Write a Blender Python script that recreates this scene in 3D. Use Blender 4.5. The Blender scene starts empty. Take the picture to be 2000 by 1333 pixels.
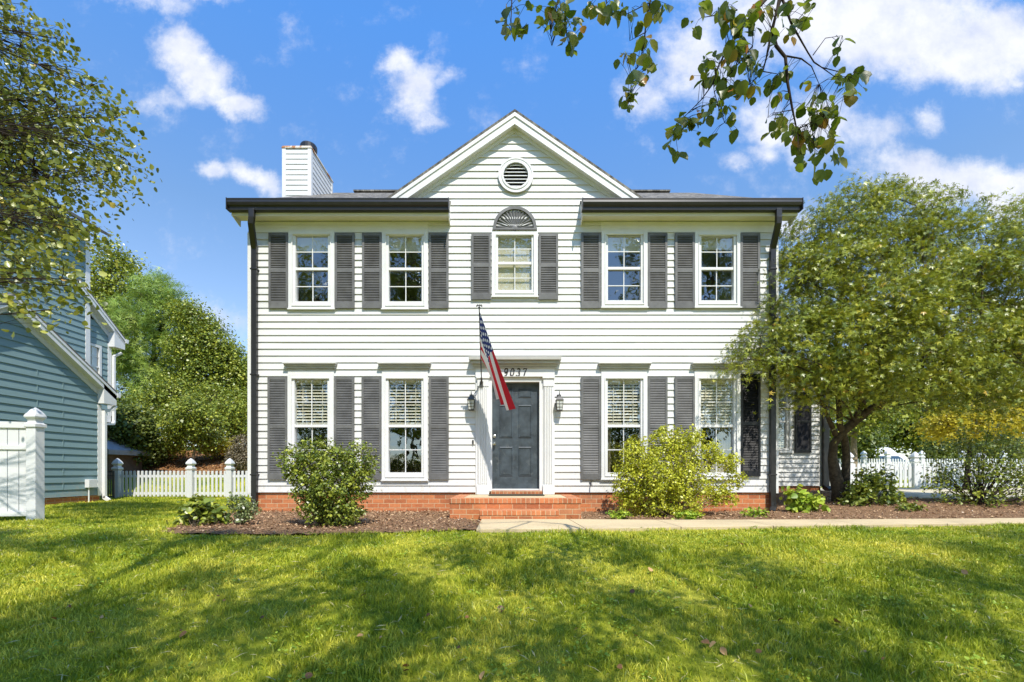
import bpy, math, random
import numpy as np
from mathutils import Vector
R = math.radians
S = bpy.context.scene
COL = S.collection
rng = np.random.default_rng(11)
random.seed(11)

# ------------------------------------------------------------------ camera, sky, sun, exposure
CAMZ, F, CX, HY, D0 = 0.76, 918.0, 1003.0, 923.0, 9.0
cam = bpy.data.cameras.new("camera"); cam_o = bpy.data.objects.new("camera", cam); COL.objects.link(cam_o)
cam_o.location = (0, -D0, CAMZ); cam_o.rotation_euler = (R(90), 0, 0)
cam.sensor_width = 36; cam.lens = F / 2000 * 36
cam.shift_x = -(CX - 1000) / 2000; cam.shift_y = (HY - 666.5) / 2000
cam.clip_start = 0.05; cam.clip_end = 2000
S.camera = cam_o

SUN_EL, SUN_AZ = 55.0, 20.0          # azimuth: degrees to the right of straight behind the camera
sd = Vector((math.sin(R(SUN_AZ)) * math.cos(R(SUN_EL)), -math.cos(R(SUN_AZ)) * math.cos(R(SUN_EL)), math.sin(R(SUN_EL))))
sl = bpy.data.lights.new("sun", 'SUN'); sun = bpy.data.objects.new("sun", sl); COL.objects.link(sun)
sl.energy = 4.8; sl.angle = R(0.53); sl.color = (1.0, 0.94, 0.83)
sun.rotation_euler = (-sd).to_track_quat('-Z', 'Y').to_euler(); sun.location = (6, -20, 20)

vs = S.view_settings
vs.view_transform = 'Standard'; vs.look = 'None'; vs.gamma = 1; vs.use_curve_mapping = False
vs.exposure = 0.42

class NT:
    """small helper to write node trees"""
    def __init__(s, tree): s.t = tree; s.n = tree.nodes; s.l = tree.links
    def add(s, typ, **kw):
        n = s.n.new(typ)
        for k, v in kw.items():
            if k == 'ins':
                for i, val in v.items():
                    if hasattr(val, 'is_linked') or isinstance(val, bpy.types.NodeSocket): s.l.new(val, n.inputs[i])
                    else: n.inputs[i].default_value = val
            else: setattr(n, k, v)
        return n
    def math(s, op, a, b=0.0, c=0.0, clamp=False):
        n = s.add('ShaderNodeMath', operation=op, use_clamp=clamp)
        for i, v in enumerate((a, b, c)):
            if isinstance(v, bpy.types.NodeSocket): s.l.new(v, n.inputs[i])
            else: n.inputs[i].default_value = v
        return n.outputs[0]
    def mix(s, fac, a, b, typ='MIX'):
        n = s.add('ShaderNodeMix', data_type='RGBA', blend_type=typ)
        for i, v in ((0, fac), (6, a), (7, b)):
            if isinstance(v, bpy.types.NodeSocket): s.l.new(v, n.inputs[i])
            else: n.inputs[i].default_value = v if i == 0 else (*v, 1) if len(v) == 3 else v
        return n.outputs[2]
    def ramp(s, fac, stops, interp='LINEAR'):
        n = s.add('ShaderNodeValToRGB'); e = n.color_ramp.elements; n.color_ramp.interpolation = interp
        while len(e) < len(stops): e.new(0.5)
        for q, (p, c) in zip(e, stops): q.position = p; q.color = (*c, 1)
        s.l.new(fac, n.inputs[0]); return n.outputs[0]
    def noise(s, vec, scale, detail=4, rough=0.55, dist=0.0):
        n = s.add('ShaderNodeTexNoise'); s.l.new(vec, n.inputs['Vector'])
        n.inputs['Scale'].default_value = scale; n.inputs['Detail'].default_value = detail
        n.inputs['Roughness'].default_value = rough; n.inputs['Distortion'].default_value = dist
        return n.outputs[0]

# world: physical sky with clouds placed by direction
W = bpy.data.worlds.new("World"); S.world = W; W.use_nodes = True
w = NT(W.node_tree); w.n.clear()
sky = w.add('ShaderNodeTexSky', sky_type='NISHITA', sun_disc=False, sun_elevation=R(SUN_EL), altitude=200,
            air_density=1.0, dust_density=0.35, ozone_density=2.6)
sky.sun_rotation = R(180 - SUN_AZ)
tc = w.add('ShaderNodeTexCoord')
sep = w.add('ShaderNodeSeparateXYZ', ins={0: tc.outputs['Generated']})
ysafe = w.math('MAXIMUM', sep.outputs[1], 0.06)
u = w.math('DIVIDE', sep.outputs[0], ysafe); v = w.math('DIVIDE', sep.outputs[2], ysafe)
uv = w.add('ShaderNodeCombineXYZ', ins={0: u, 1: v}).outputs[0]
warp = w.add('ShaderNodeTexNoise', ins={'Scale': 5.0, 'Detail': 9.0, 'Roughness': 0.62}); w.l.new(uv, warp.inputs['Vector'])
wv = w.add('ShaderNodeVectorMath', operation='SUBTRACT', ins={0: warp.outputs['Color'], 1: (0.5, 0.5, 0.5)}).outputs[0]
wv = w.add('ShaderNodeVectorMath', operation='SCALE', ins={0: wv, 'Scale': 0.16}).outputs[0]
uvw = w.add('ShaderNodeVectorMath', operation='ADD', ins={0: uv, 1: wv}).outputs[0]
CLOUDS = [(350, 105, 62, 44, 20, 1.0), (395, 150, 85, 52, 32, 1.1), (460, 200, 66, 32, 24, 1.0), (300, 190, 60, 24, 0, .5),
          (775, 115, 50, 38, 50, .9), (812, 170, 75, 52, 45, 1.0), (845, 222, 42, 20, 20, .7), (850, 160, 60, 26, 0, .6),
          (410, 352, 40, 24, 0, .75), (500, 352, 62, 30, 10, .85), (420, 612, 110, 40, 25, .6), (300, 18, 110, 26, 15, .6), (400, 8, 60, 24, 10, .7),
          (1690, 40, 330, 105, 8, 1.25), (1900, 95, 210, 85, 0, 1.25), (1360, 95, 90, 120, 20, .8), (1250, 180, 70, 50, 0, .6),
          (1480, 235, 75, 60, 20, .95), (1600, 250, 130, 62, 5, 1.0), (1480, 285, 70, 30, 0, .7), (1835, 355, 150, 52, 12, 1.1), (1960, 380, 90, 55, 0, 1.1),
          (1820, 235, 50, 32, 0, .6), (1985, 165, 40, 18, 0, .6), (1420, 305, 36, 22, 0, .6), (1530, 440, 60, 40, 20, .8), (1690, 330, 40, 20, 0, .5)]
dens = None
for px, py, rx, ry, rot, a in CLOUDS:
    m = w.add('ShaderNodeMapping', vector_type='TEXTURE')
    m.inputs['Location'].default_value = ((px - CX) / F, (HY - py) / F, 0)
    m.inputs['Rotation'].default_value = (0, 0, R(-rot)); m.inputs['Scale'].default_value = (rx / F, ry / F, 1)
    w.l.new(uvw, m.inputs['Vector'])
    ln = w.add('ShaderNodeVectorMath', operation='LENGTH', ins={0: m.outputs[0]}).outputs['Value']
    b = w.math('MULTIPLY', w.math('SUBTRACT', 1.35, ln, clamp=True), a)
    dens = b if dens is None else w.math('MAXIMUM', dens, b)
n1 = w.noise(uv, 9.0, 12, 0.66)
fwd = w.math('ADD', dens, w.math('MULTIPLY', w.math('SUBTRACT', n1, 0.5), 2.1))
# clouds elsewhere in the sky (behind the camera, seen in the panes)
nb = w.noise(tc.outputs['Generated'], 3.2, 8, 0.6)
front = w.math('GREATER_THAN', sep.outputs[1], 0.06)
bk = w.math('MULTIPLY', w.math('SUBTRACT', nb, 0.5), 2.6)
fmix = w.add('ShaderNodeMix', data_type='FLOAT', ins={0: front, 2: bk, 3: fwd}).outputs[0]
cm = w.add('ShaderNodeMapRange', interpolation_type='SMOOTHSTEP', ins={0: fmix, 1: 0.06, 2: 1.10, 3: 0.0, 4: 0.96}).outputs[0]
n2 = w.noise(uv, 10.0, 6, 0.6)
ccol = w.ramp(n2, [(0.32, (3.7, 4.0, 4.9)), (0.60, (5.1, 5.2, 5.6))])
up_ = w.add('ShaderNodeMapRange', ins={0: sep.outputs[2], 1: 0.28, 2: 0.68}).outputs[0]
tint = w.mix(1.0, sky.outputs[0], w.ramp(up_, [(0, (1.12, 1.10, 1.10)), (.4, (0.96, 1.12, 1.20)), (1, (0.74, 1.33, 1.80))]), 'MULTIPLY')
skyc = w.mix(cm, tint, ccol)
bg = w.add('ShaderNodeBackground', ins={0: skyc, 1: 0.15})
w.l.new(bg.outputs[0], w.add('ShaderNodeOutputWorld').inputs[0])

# ------------------------------------------------------------------ helpers
def off(o):
    v = Vector((0, 0, 0))
    while o is not None: v += o.location; o = o.parent
    return v
def P(px, py, d): return ((px - CX) * d / F, d - D0, CAMZ + (HY - py) * d / F)   # a measured point at distance d
def wx(px): return (px - CX) / 102.0        # on the front wall
def wz(py): return CAMZ + (HY - py) / 102.0
def tag(o, label=None, cat=None, group=None, kind=None):
    for k, v in (('label', label), ('category', cat), ('group', group), ('kind', kind)):
        if v: o[k] = v
    return o
def thing(name, loc, label, cat, group=None):
    o = bpy.data.objects.new(name, None); COL.objects.link(o); o.location = loc; o.empty_display_size = .2
    return tag(o, label, cat, group)
def link(name, me, mat, parent=None, loc=None):
    o = bpy.data.objects.new(name, me); COL.objects.link(o)
    if mat is not None and not me.materials: me.materials.append(mat)
    if parent is not None: o.parent = parent
    if loc is not None: o.location = Vector(loc) - off(parent)
    return o
class MB:
    """collects faces in world coordinates (or local ones when build gets loc)"""
    def __init__(s): s.v = []; s.f = []
    def poly(s, pts):
        i = len(s.v); s.v += [tuple(p) for p in pts]; s.f.append(tuple(range(i, i + len(pts))))
    def box(s, x0, x1, y0, y1, z0, z1):
        x0, x1 = sorted((x0, x1)); y0, y1 = sorted((y0, y1)); z0, z1 = sorted((z0, z1)); i = len(s.v)
        s.v += [(x, y, z) for z in (z0, z1) for y in (y0, y1) for x in (x0, x1)]
        s.f += [tuple(i + k for k in f) for f in ((0, 2, 3, 1), (4, 5, 7, 6), (0, 1, 5, 4), (2, 6, 7, 3), (0, 4, 6, 2), (1, 3, 7, 5))]
        return s
    def prism(s, pts, ext):            # closed polygon (3-D points) extruded by vector ext
        a = [Vector(p) for p in pts]; e = Vector(ext); n = len(a); i = len(s.v)
        s.v += [tuple(p) for p in a] + [tuple(p + e) for p in a]
        s.f.append(tuple(range(i, i + n))); s.f.append(tuple(range(i + 2 * n - 1, i + n - 1, -1)))
        s.f += [(i + (k + 1) % n, i + k, i + n + k, i + n + (k + 1) % n) for k in range(n)]
        return s
    def tube(s, path, rad, seg=6, cap=True):
        p = [Vector(q) for q in path]; n = len(p); i0 = len(s.v)
        if not hasattr(rad, '__len__'): rad = [rad] * n
        ref = Vector((0.31, 0.22, 0.92))
        for k in range(n):
            t = (p[min(k + 1, n - 1)] - p[max(k - 1, 0)]).normalized()
            a = t.cross(ref)
            if a.length < 1e-3: a = t.cross(Vector((1, 0, 0)))
            a.normalize(); b = t.cross(a)
            for j in range(seg):
                an = 2 * math.pi * j / seg
                s.v.append(tuple(p[k] + (a * math.cos(an) + b * math.sin(an)) * rad[k]))
        for k in range(n - 1):
            for j in range(seg):
                s.f.append((i0 + k * seg + j, i0 + k * seg + (j + 1) % seg, i0 + (k + 1) * seg + (j + 1) % seg, i0 + (k + 1) * seg + j))
        if cap:
            s.f.append(tuple(i0 + j for j in range(seg - 1, -1, -1))); s.f.append(tuple(i0 + (n - 1) * seg + j for j in range(seg)))
        return s
    def lathe(s, c, prof, seg=16, square=False, axis='z'):
        c = Vector(c); n = len(prof); i0 = len(s.v)
        if square: seg = 4
        for r, h in prof:
            for j in range(seg):
                an = 2 * math.pi * (j + (.5 if square else 0)) / seg; rr = r * (math.sqrt(2) if square else 1)
                x, y = rr * math.cos(an), rr * math.sin(an)
                s.v.append(tuple(c + (Vector((x, y, h)) if axis == 'z' else Vector((x, -h, y)))))
        for k in range(n - 1):
            for j in range(seg):
                s.f.append((i0 + k * seg + j, i0 + k * seg + (j + 1) % seg, i0 + (k + 1) * seg + (j + 1) % seg, i0 + (k + 1) * seg + j))
        s.f.append(tuple(i0 + j for j in range(seg - 1, -1, -1))); s.f.append(tuple(i0 + (n - 1) * seg + j for j in range(seg)))
        return s
    def build(s, name, mat, parent=None, loc=None, smooth=False, bevel=0.0):
        o = Vector((0, 0, 0)) if loc is not None else off(parent)
        me = bpy.data.meshes.new(name)
        me.from_pydata([(a - o.x, b - o.y, c - o.z) for a, b, c in s.v], [], s.f); me.update()
        if smooth: me.shade_smooth()
        ob = link(name, me, mat, parent, loc)
        if bevel:
            m = ob.modifiers.new("bevel", 'BEVEL'); m.width = bevel; m.segments = 2; m.limit_method = 'ANGLE'; m.angle_limit = R(40)
        return ob
def np_mesh(name, verts, polys_n, idx, mat, parent=None, var=None, smooth=False):
    """fast mesh from arrays: polys_n vertices per face (constant), idx flat"""
    me = bpy.data.meshes.new(name); o = off(parent)
    verts = np.asarray(verts, np.float32).reshape(-1, 3) - np.array(o, np.float32)
    idx = np.asarray(idx, np.int32).ravel(); nf = len(idx) // polys_n
    me.vertices.add(len(verts)); me.vertices.foreach_set('co', verts.ravel())
    me.loops.add(len(idx)); me.loops.foreach_set('vertex_index', idx)
    me.polygons.add(nf); me.polygons.foreach_set('loop_start', np.arange(0, len(idx), polys_n, dtype=np.int32))
    me.update(calc_edges=True)
    if smooth: me.shade_smooth()
    if var is not None:
        a = me.attributes.new('var', 'FLOAT', 'POINT'); a.data.foreach_set('value', np.asarray(var, np.float32))
    return link(name, me, mat, parent)
def sm(t): t = np.clip(t, 0, 1); return t * t * (3 - 2 * t)

# ------------------------------------------------------------------ materials
def new_mat(name):
    m = bpy.data.materials.new(name); m.use_nodes = True; t = NT(m.node_tree); t.n.clear()
    t.out = t.add('ShaderNodeOutputMaterial'); t.co = t.add('ShaderNodeTexCoord')
    t.pos = t.add('ShaderNodeNewGeometry').outputs['Position']
    return m, t
def surf(t, col, rough=0.6, bump=None, bs=0.3, bd=0.01, spec=0.35, metal=0.0):
    b = t.add('ShaderNodeBsdfPrincipled')
    for k, v in (('Base Color', col), ('Roughness', rough), ('Specular IOR Level', spec), ('Metallic', metal)):
        if isinstance(v, bpy.types.NodeSocket): t.l.new(v, b.inputs[k])
        else: b.inputs[k].default_value = (*v, 1) if hasattr(v, '__len__') else v
    if bump is not None:
        bn = t.add('ShaderNodeBump', ins={'Height': bump, 'Strength': bs, 'Distance': bd}); t.l.new(bn.outputs[0], b.inputs['Normal'])
    t.l.new(b.outputs[0], t.out.inputs[0]); return b
def plain(name, c, rough=0.55, var=0.12, scale=6.0, bump=0.15, spec=0.35, metal=0.0, dirt=None):
    m, t = new_mat(name)
    n = t.noise(t.pos, scale, 5, 0.6); n2 = t.noise(t.pos, scale * 9, 3)
    lo = tuple(x * (1 - var) for x in c); hi = tuple(min(1, x * (1 + var)) for x in c)
    col = t.ramp(n, [(0.3, lo), (0.7, hi)])
    if dirt:
        g = t.noise(t.pos, dirt[1], 6, 0.7, 0.4)
        col = t.mix(t.math('MULTIPLY', t.math('GREATER_THAN', g, dirt[2]), dirt[3]), col, dirt[0])
    surf(t, col, rough, n2, bump, 0.004, spec, metal); return m
def streaky(name, c, var=0.1, dirt=(0.55, 0.53, 0.45), amt=0.25, rough=0.5):
    """painted siding: faint board-long streaks and drip stains"""
    m, t = new_mat(name)
    mp = t.add('ShaderNodeMapping', ins={0: t.pos}); mp.inputs['Scale'].default_value = (0.7, 0.7, 9)
    n = t.noise(mp.outputs[0], 1.6, 6, 0.65)
    mq = t.add('ShaderNodeMapping', ins={0: t.pos}); mq.inputs['Scale'].default_value = (5, 5, 0.5)
    n2 = t.noise(mq.outputs[0], 1.2, 6, 0.7)
    col = t.ramp(n, [(0.25, tuple(x * (1 - var) for x in c)), (0.7, c)])
    k = t.add('ShaderNodeMapRange', ins={0: n2, 1: 0.55, 2: 0.85, 3: 0.0, 4: amt}).outputs[0]
    splash = t.noise(t.pos, 7.0, 7, 0.75); zz = t.add('ShaderNodeSeparateXYZ', ins={0: t.pos}).outputs[2]
    sk = t.math('MULTIPLY', t.math('GREATER_THAN', t.math('SUBTRACT', splash, t.math('MULTIPLY', zz, 0.30)), 0.42), 0.22)
    col = t.mix(sk, col, (0.40, 0.33, 0.24))
    surf(t, t.mix(k, col, dirt), rough, t.noise(mp.outputs[0], 14, 3), 0.12, 0.003, 0.3); return m
M = {}
M['siding'] = streaky('white_siding', (0.645, 0.645, 0.63), 0.08, (0.56, 0.53, 0.44), 0.32)
M['trim'] = plain('white_trim', (0.68, 0.68, 0.67), 0.45, 0.05, 3, 0.08)
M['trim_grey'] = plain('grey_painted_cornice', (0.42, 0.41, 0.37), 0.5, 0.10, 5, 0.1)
M['soffit'] = plain('cream_soffit', (0.74, 0.71, 0.62), 0.55, 0.05, 3)
M['vinyl'] = plain('white_vinyl', (0.64, 0.65, 0.66), 0.35, 0.03, 2, 0.04, 0.45)
M['blue'] = streaky('blue_siding', (0.205, 0.305, 0.318), 0.16, (0.125, 0.195, 0.21), 0.4, 0.6)
M['black'] = plain('black_metal', (0.018, 0.017, 0.017), 0.35, 0.2, 8, 0.05, 0.5)
M['darkmetal'] = plain('dark_lantern_metal', (0.06, 0.058, 0.052), 0.4, 0.2, 20, 0.1, 0.5)
M['steel'] = plain('brushed_nickel', (0.55, 0.53, 0.48), 0.25, 0.05, 10, 0.02, 0.5, 1.0)
M['door'] = plain('weathered_black_door', (0.046, 0.060, 0.072), 0.42, 0.45, 5, 0.15, 0.5, 0, ((0.085, 0.095, 0.10), 9, 0.60, 0.6))
M['shutter'] = plain('charcoal_shutter', (0.125, 0.124, 0.122), 0.5, 0.28, 4, 0.1, 0.4)
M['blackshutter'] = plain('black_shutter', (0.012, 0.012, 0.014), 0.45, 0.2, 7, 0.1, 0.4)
M['blind'] = plain('blind_slat', (0.80, 0.77, 0.66), 0.5, 0.05, 4)
M['shade'] = plain('roller_shade', (0.62, 0.60, 0.48), 0.7, 0.05, 4)
M['curtain'] = plain('beige_curtain', (0.50, 0.46, 0.37), 0.8, 0.08, 3)
M['room'] = plain('room_wall', (0.26, 0.25, 0.22), 0.8, 0.1, 1)
M['rust'] = plain('rusty_chimney_cap', (0.42, 0.20, 0.09), 0.7, 0.5, 5, 0.3, 0.3, 0, ((0.70, 0.66, 0.58), 3, 0.47, 0.9))
M['wood'] = plain('weathered_wood', (0.16, 0.10, 0.06), 0.75, 0.3, 4, 0.4)
M['greywood'] = plain('grey_roof_board', (0.33, 0.33, 0.34), 0.7, 0.15, 4, 0.3)
M['mat'] = plain('dark_door_mat', (0.05, 0.045, 0.03), 0.95, 0.4, 60, 0.9)
M['screen'] = plain('tinted_windscreen', (0.035, 0.06, 0.075), 0.12, 0.3, 3, 0.02, 0.5)
M['tyre'] = plain('rubber', (0.02, 0.02, 0.02), 0.8)
M['lamp_glass'] = plain('frosted_lamp_glass', (0.52, 0.54, 0.52), 0.15, 0.1, 20, 0.05, 0.6)
M['headlight'] = plain('clear_headlight', (0.6, 0.62, 0.64), 0.1, 0.1, 20, 0.02, 0.8)
M['amber'] = plain('amber_lens', (0.6, 0.25, 0.03), 0.2)
M['van'] = plain('white_van_paint', (0.78, 0.78, 0.77), 0.25, 0.03, 2, 0.02, 0.6)

def concrete(name, c):
    m, t = new_mat(name)
    n = t.noise(t.pos, 1.3, 8, 0.65); g = t.noise(t.pos, 120, 2); b = t.noise(t.pos, 14, 6, 0.7)
    col = t.ramp(n, [(0.3, tuple(x * .72 for x in c)), (0.55, c), (0.8, tuple(min(1, x * 1.12) for x in c))])
    col = t.mix(0.35, col, t.ramp(g, [(0.3, tuple(x * .6 for x in c)), (0.7, tuple(x * 1.2 for x in c))]))
    col = t.mix(t.math('MULTIPLY', t.math('GREATER_THAN', b, 0.64), 0.5), col, tuple(x * .55 for x in c))
    surf(t, col, 0.85, g, 0.35, 0.004, 0.2); return m
M['concrete'] = concrete('path_concrete', (0.55, 0.44, 0.27))
M['drive'] = concrete('drive_concrete', (0.54, 0.48, 0.35))
def brick(name, bw=0.215, rh=0.0855, off_=0.5, vertical=False):
    m, t = new_mat(name)
    s = t.add('ShaderNodeSeparateXYZ', ins={0: t.pos})
    uu = t.math('ADD', s.outputs[0], s.outputs[1]); vv = s.outputs[2]
    cv = t.add('ShaderNodeCombineXYZ', ins={0: uu, 1: t.math('ADD', vv, 0.003 if not vertical else 0.5)}).outputs[0]
    jit = t.add('ShaderNodeTexNoise', ins={'Scale': 9.0, 'Vector': cv})
    jv = t.add('ShaderNodeVectorMath', operation='SCALE', ins={0: jit.outputs['Color'], 'Scale': 0.006}).outputs[0]
    cv = t.add('ShaderNodeVectorMath', operation='ADD', ins={0: cv, 1: jv}).outputs[0]
    b = t.add('ShaderNodeTexBrick', offset=off_, ins={'Vector': cv, 'Color1': (0, 0, 0, 1), 'Color2': (1, 1, 1, 1), 'Mortar': (0.5, 0.5, 0.5, 1),
              'Scale': 1.0, 'Mortar Size': 0.0045, 'Mortar Smooth': 0.25, 'Bias': 0.0, 'Brick Width': bw, 'Row Height': rh})
    col = t.ramp(b.outputs[0], [(0.0, (0.24, 0.085, 0.048)), (0.35, (0.45, 0.16, 0.072)), (0.7, (0.57, 0.225, 0.10)), (1.0, (0.40, 0.20, 0.115))])
    n = t.noise(t.pos, 22, 6, 0.7); big = t.noise(t.pos, 2.2, 5)
    col = t.mix(0.4, col, t.ramp(n, [(0.3, (0.30, 0.08, 0.03)), (0.7, (0.66, 0.23, 0.075))]))
    col = t.mix(t.add('ShaderNodeMapRange', ins={0: big, 1: 0.55, 2: 0.8, 3: 0.0, 4: 0.45}).outputs[0], col, (0.15, 0.07, 0.045))
    mcol = t.ramp(n, [(0.3, (0.50, 0.38, 0.22)), (0.7, (0.66, 0.55, 0.36))])
    col = t.mix(b.outputs[1], col, mcol)
    h = t.math('ADD', t.math('SUBTRACT', 1.0, b.outputs[1]), t.math('MULTIPLY', n, 0.4))
    surf(t, col, 0.85, h, 0.7, 0.008, 0.2); return m
M['brick'] = brick('red_brick'); M['rowlock'] = brick('rowlock_brick', 0.075, 0.9, 0.0, True)
def shingles():
    m, t = new_mat('grey_shingles')
    s = t.add('ShaderNodeSeparateXYZ', ins={0: t.pos})
    cv = t.add('ShaderNodeCombineXYZ', ins={0: s.outputs[0], 1: t.math('MULTIPLY', t.math('ADD', s.outputs[1], s.outputs[2]), 0.8)}).outputs[0]
    b = t.add('ShaderNodeTexBrick', ins={'Vector': cv, 'Color1': (0.06, 0.055, 0.05, 1), 'Color2': (0.16, 0.15, 0.135, 1), 'Mortar': (0.02, 0.02, 0.02, 1),
              'Scale': 1.0, 'Mortar Size': 0.006, 'Brick Width': 0.19, 'Row Height': 0.14})
    mq = t.add('ShaderNodeMapping', ins={0: t.pos}); mq.inputs['Scale'].default_value = (7, 1.1, 1.1)
    g = t.noise(mq.outputs[0], 1.6, 6, .75); col = t.mix(0.65, b.outputs[0], t.ramp(g, [(0.35, (0.05, 0.045, 0.04)), (0.5, (0.16, 0.15, 0.13)), (0.65, (0.38, 0.35, 0.30))]))
    surf(t, col, 0.9, t.math('ADD', g, t.math('SUBTRACT', 1, b.outputs[1])), 0.6, 0.01, 0.2); return m
M['shingle'] = shingles()
def glass():
    m, t = new_mat('window_glass')
    n = t.noise(t.pos, 2.6, 2)
    bn = t.add('ShaderNodeBump', ins={'Height': n, 'Strength': 0.09, 'Distance': 0.05}).outputs[0]
    gl = t.add('ShaderNodeBsdfGlossy', ins={'Color': (0.92, 0.97, 1, 1), 'Roughness': 0.015}); t.l.new(bn, gl.inputs['Normal'])
    tr = t.add('ShaderNodeBsdfTransparent', ins={'Color': (0.90, 0.90, 0.86, 1)})
    gm = t.add('ShaderNodeNewGeometry')
    dt = t.add('ShaderNodeVectorMath', operation='DOT_PRODUCT', ins={0: gm.outputs['Normal'], 1: gm.outputs['Incoming']}).outputs['Value']
    fr = t.math('POWER', t.math('SUBTRACT', 1.0, t.math('ABSOLUTE', dt), clamp=True), 4.0)
    f = t.math('ADD', t.math('MULTIPLY', fr, 0.85), 0.21, clamp=True)
    mx = t.add('ShaderNodeMixShader', ins={0: f, 1: tr.outputs[0], 2: gl.outputs[0]})
    t.l.new(mx.outputs[0], t.out.inputs[0]); return m
M['glass'] = glass()
def leafmat(name, stops, trans=0.35, tcol=(0.30, 0.36, 0.03), rough=0.45, spec=0.35):
    m, t = new_mat(name)
    a = t.add('ShaderNodeAttribute', attribute_name='var').outputs['Fac']
    col = t.ramp(a, stops)
    b = t.add('ShaderNodeBsdfPrincipled', ins={'Base Color': col, 'Roughness': rough, 'Specular IOR Level': spec})
    tl = t.add('ShaderNodeBsdfTranslucent', ins={'Color': t.mix(0.55, col, tcol)})
    mx = t.add('ShaderNodeMixShader', ins={0: trans, 1: b.outputs[0], 2: tl.outputs[0]})
    t.l.new(mx.outputs[0], t.out.inputs[0]); return m
M['lf_maple'] = leafmat('maple_leaf', [(0, (0.05, 0.08, 0.012)), (.35, (0.14, 0.19, 0.02)), (.75, (0.38, 0.41, 0.045)), (.93, (0.58, 0.52, 0.06)), (1, (0.62, 0.28, 0.05))], .2, (0.55, 0.52, 0.03), .36, .5)
M['lf_pear'] = leafmat('pear_leaf', [(0, (0.06, 0.09, 0.015)), (.5, (0.17, 0.20, 0.028)), (.85, (0.36, 0.36, 0.06)), (.96, (0.48, 0.37, 0.07)), (1, (0.42, 0.14, 0.05))], .25, (0.46, 0.46, 0.04), .34, .5)
M['lf_over'] = leafmat('overhead_leaf', [(0, (0.035, 0.065, 0.010)), (.6, (0.10, 0.14, 0.018)), (.9, (0.22, 0.22, 0.03)), (1, (0.45, 0.17, 0.03))], .5, (0.26, 0.34, 0.016), .35, .5)
M['lf_bush'] = leafmat('dark_bush_leaf', [(0, (0.04, 0.08, 0.015)), (.5, (0.18, 0.23, 0.03)), (1, (0.48, 0.50, 0.065))], .2, (0.42, 0.48, 0.05), .34, .5)
M['lf_yellow'] = leafmat('yellow_green_leaf', [(0, (0.15, 0.20, 0.015)), (.5, (0.46, 0.48, 0.035)), (1, (0.72, 0.70, 0.09))], .25, (0.66, 0.64, 0.04), .38, .4)
M['lf_gold'] = leafmat('golden_leaf', [(0, (0.20, 0.19, 0.015)), (.6, (0.46, 0.40, 0.025)), (1, (0.62, 0.55, 0.06))], .4, (0.65, 0.5, 0.03))
M['lf_tree'] = leafmat('woodland_leaf', [(0, (0.045, 0.085, 0.014)), (.5, (0.19, 0.24, 0.026)), (1, (0.50, 0.50, 0.065))], .18, (0.46, 0.50, 0.04), .38, .45)
M['lf_dark'] = leafmat('evergreen_leaf', [(0, (0.035, 0.06, 0.014)), (.6, (0.14, 0.18, 0.03)), (1, (0.32, 0.34, 0.06))], .18, (0.22, 0.3, 0.04))
M['lf_pine'] = leafmat('pine_needle', [(0, (0.05, 0.11, 0.02)), (.5, (0.22, 0.33, 0.05)), (1, (0.52, 0.60, 0.14))], .2, (0.5, 0.62, 0.10))
M['lf_purple'] = leafmat('purplish_leaf', [(0, (0.08, 0.075, 0.05)), (.6, (0.22, 0.18, 0.11)), (1, (0.36, 0.30, 0.19))], .2, (0.3, 0.2, 0.1))
M['lf_fresh'] = leafmat('fresh_leaf', [(0, (0.10, 0.20, 0.02)), (.5, (0.30, 0.42, 0.04)), (1, (0.56, 0.62, 0.08))], .3, (0.55, 0.65, 0.05))
M['lf_rose'] = leafmat('rose_leaf', [(0, (0.08, 0.12, 0.04)), (.6, (0.22, 0.27, 0.10)), (.8, (0.38, 0.42, 0.22)), (1, (0.78, 0.77, 0.70))], .2, (0.4, 0.45, 0.15))
M['bark'] = plain('grey_brown_bark', (0.085, 0.068, 0.048), 0.9, 0.45, 18, 0.9, 0.15)
M['bark_dark'] = plain('dark_twig', (0.035, 0.026, 0.020), 0.85, 0.3, 18, 0.6, 0.15)
M['bark_pale'] = plain('pale_bark', (0.28, 0.22, 0.15), 0.85, 0.3, 14, 0.6, 0.15)
M['deadleaf'] = leafmat('dry_leaf', [(0, (0.06, 0.035, 0.02)), (.5, (0.32, 0.15, 0.05)), (1, (0.55, 0.34, 0.15))], .15, (0.4, 0.2, 0.05))
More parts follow.
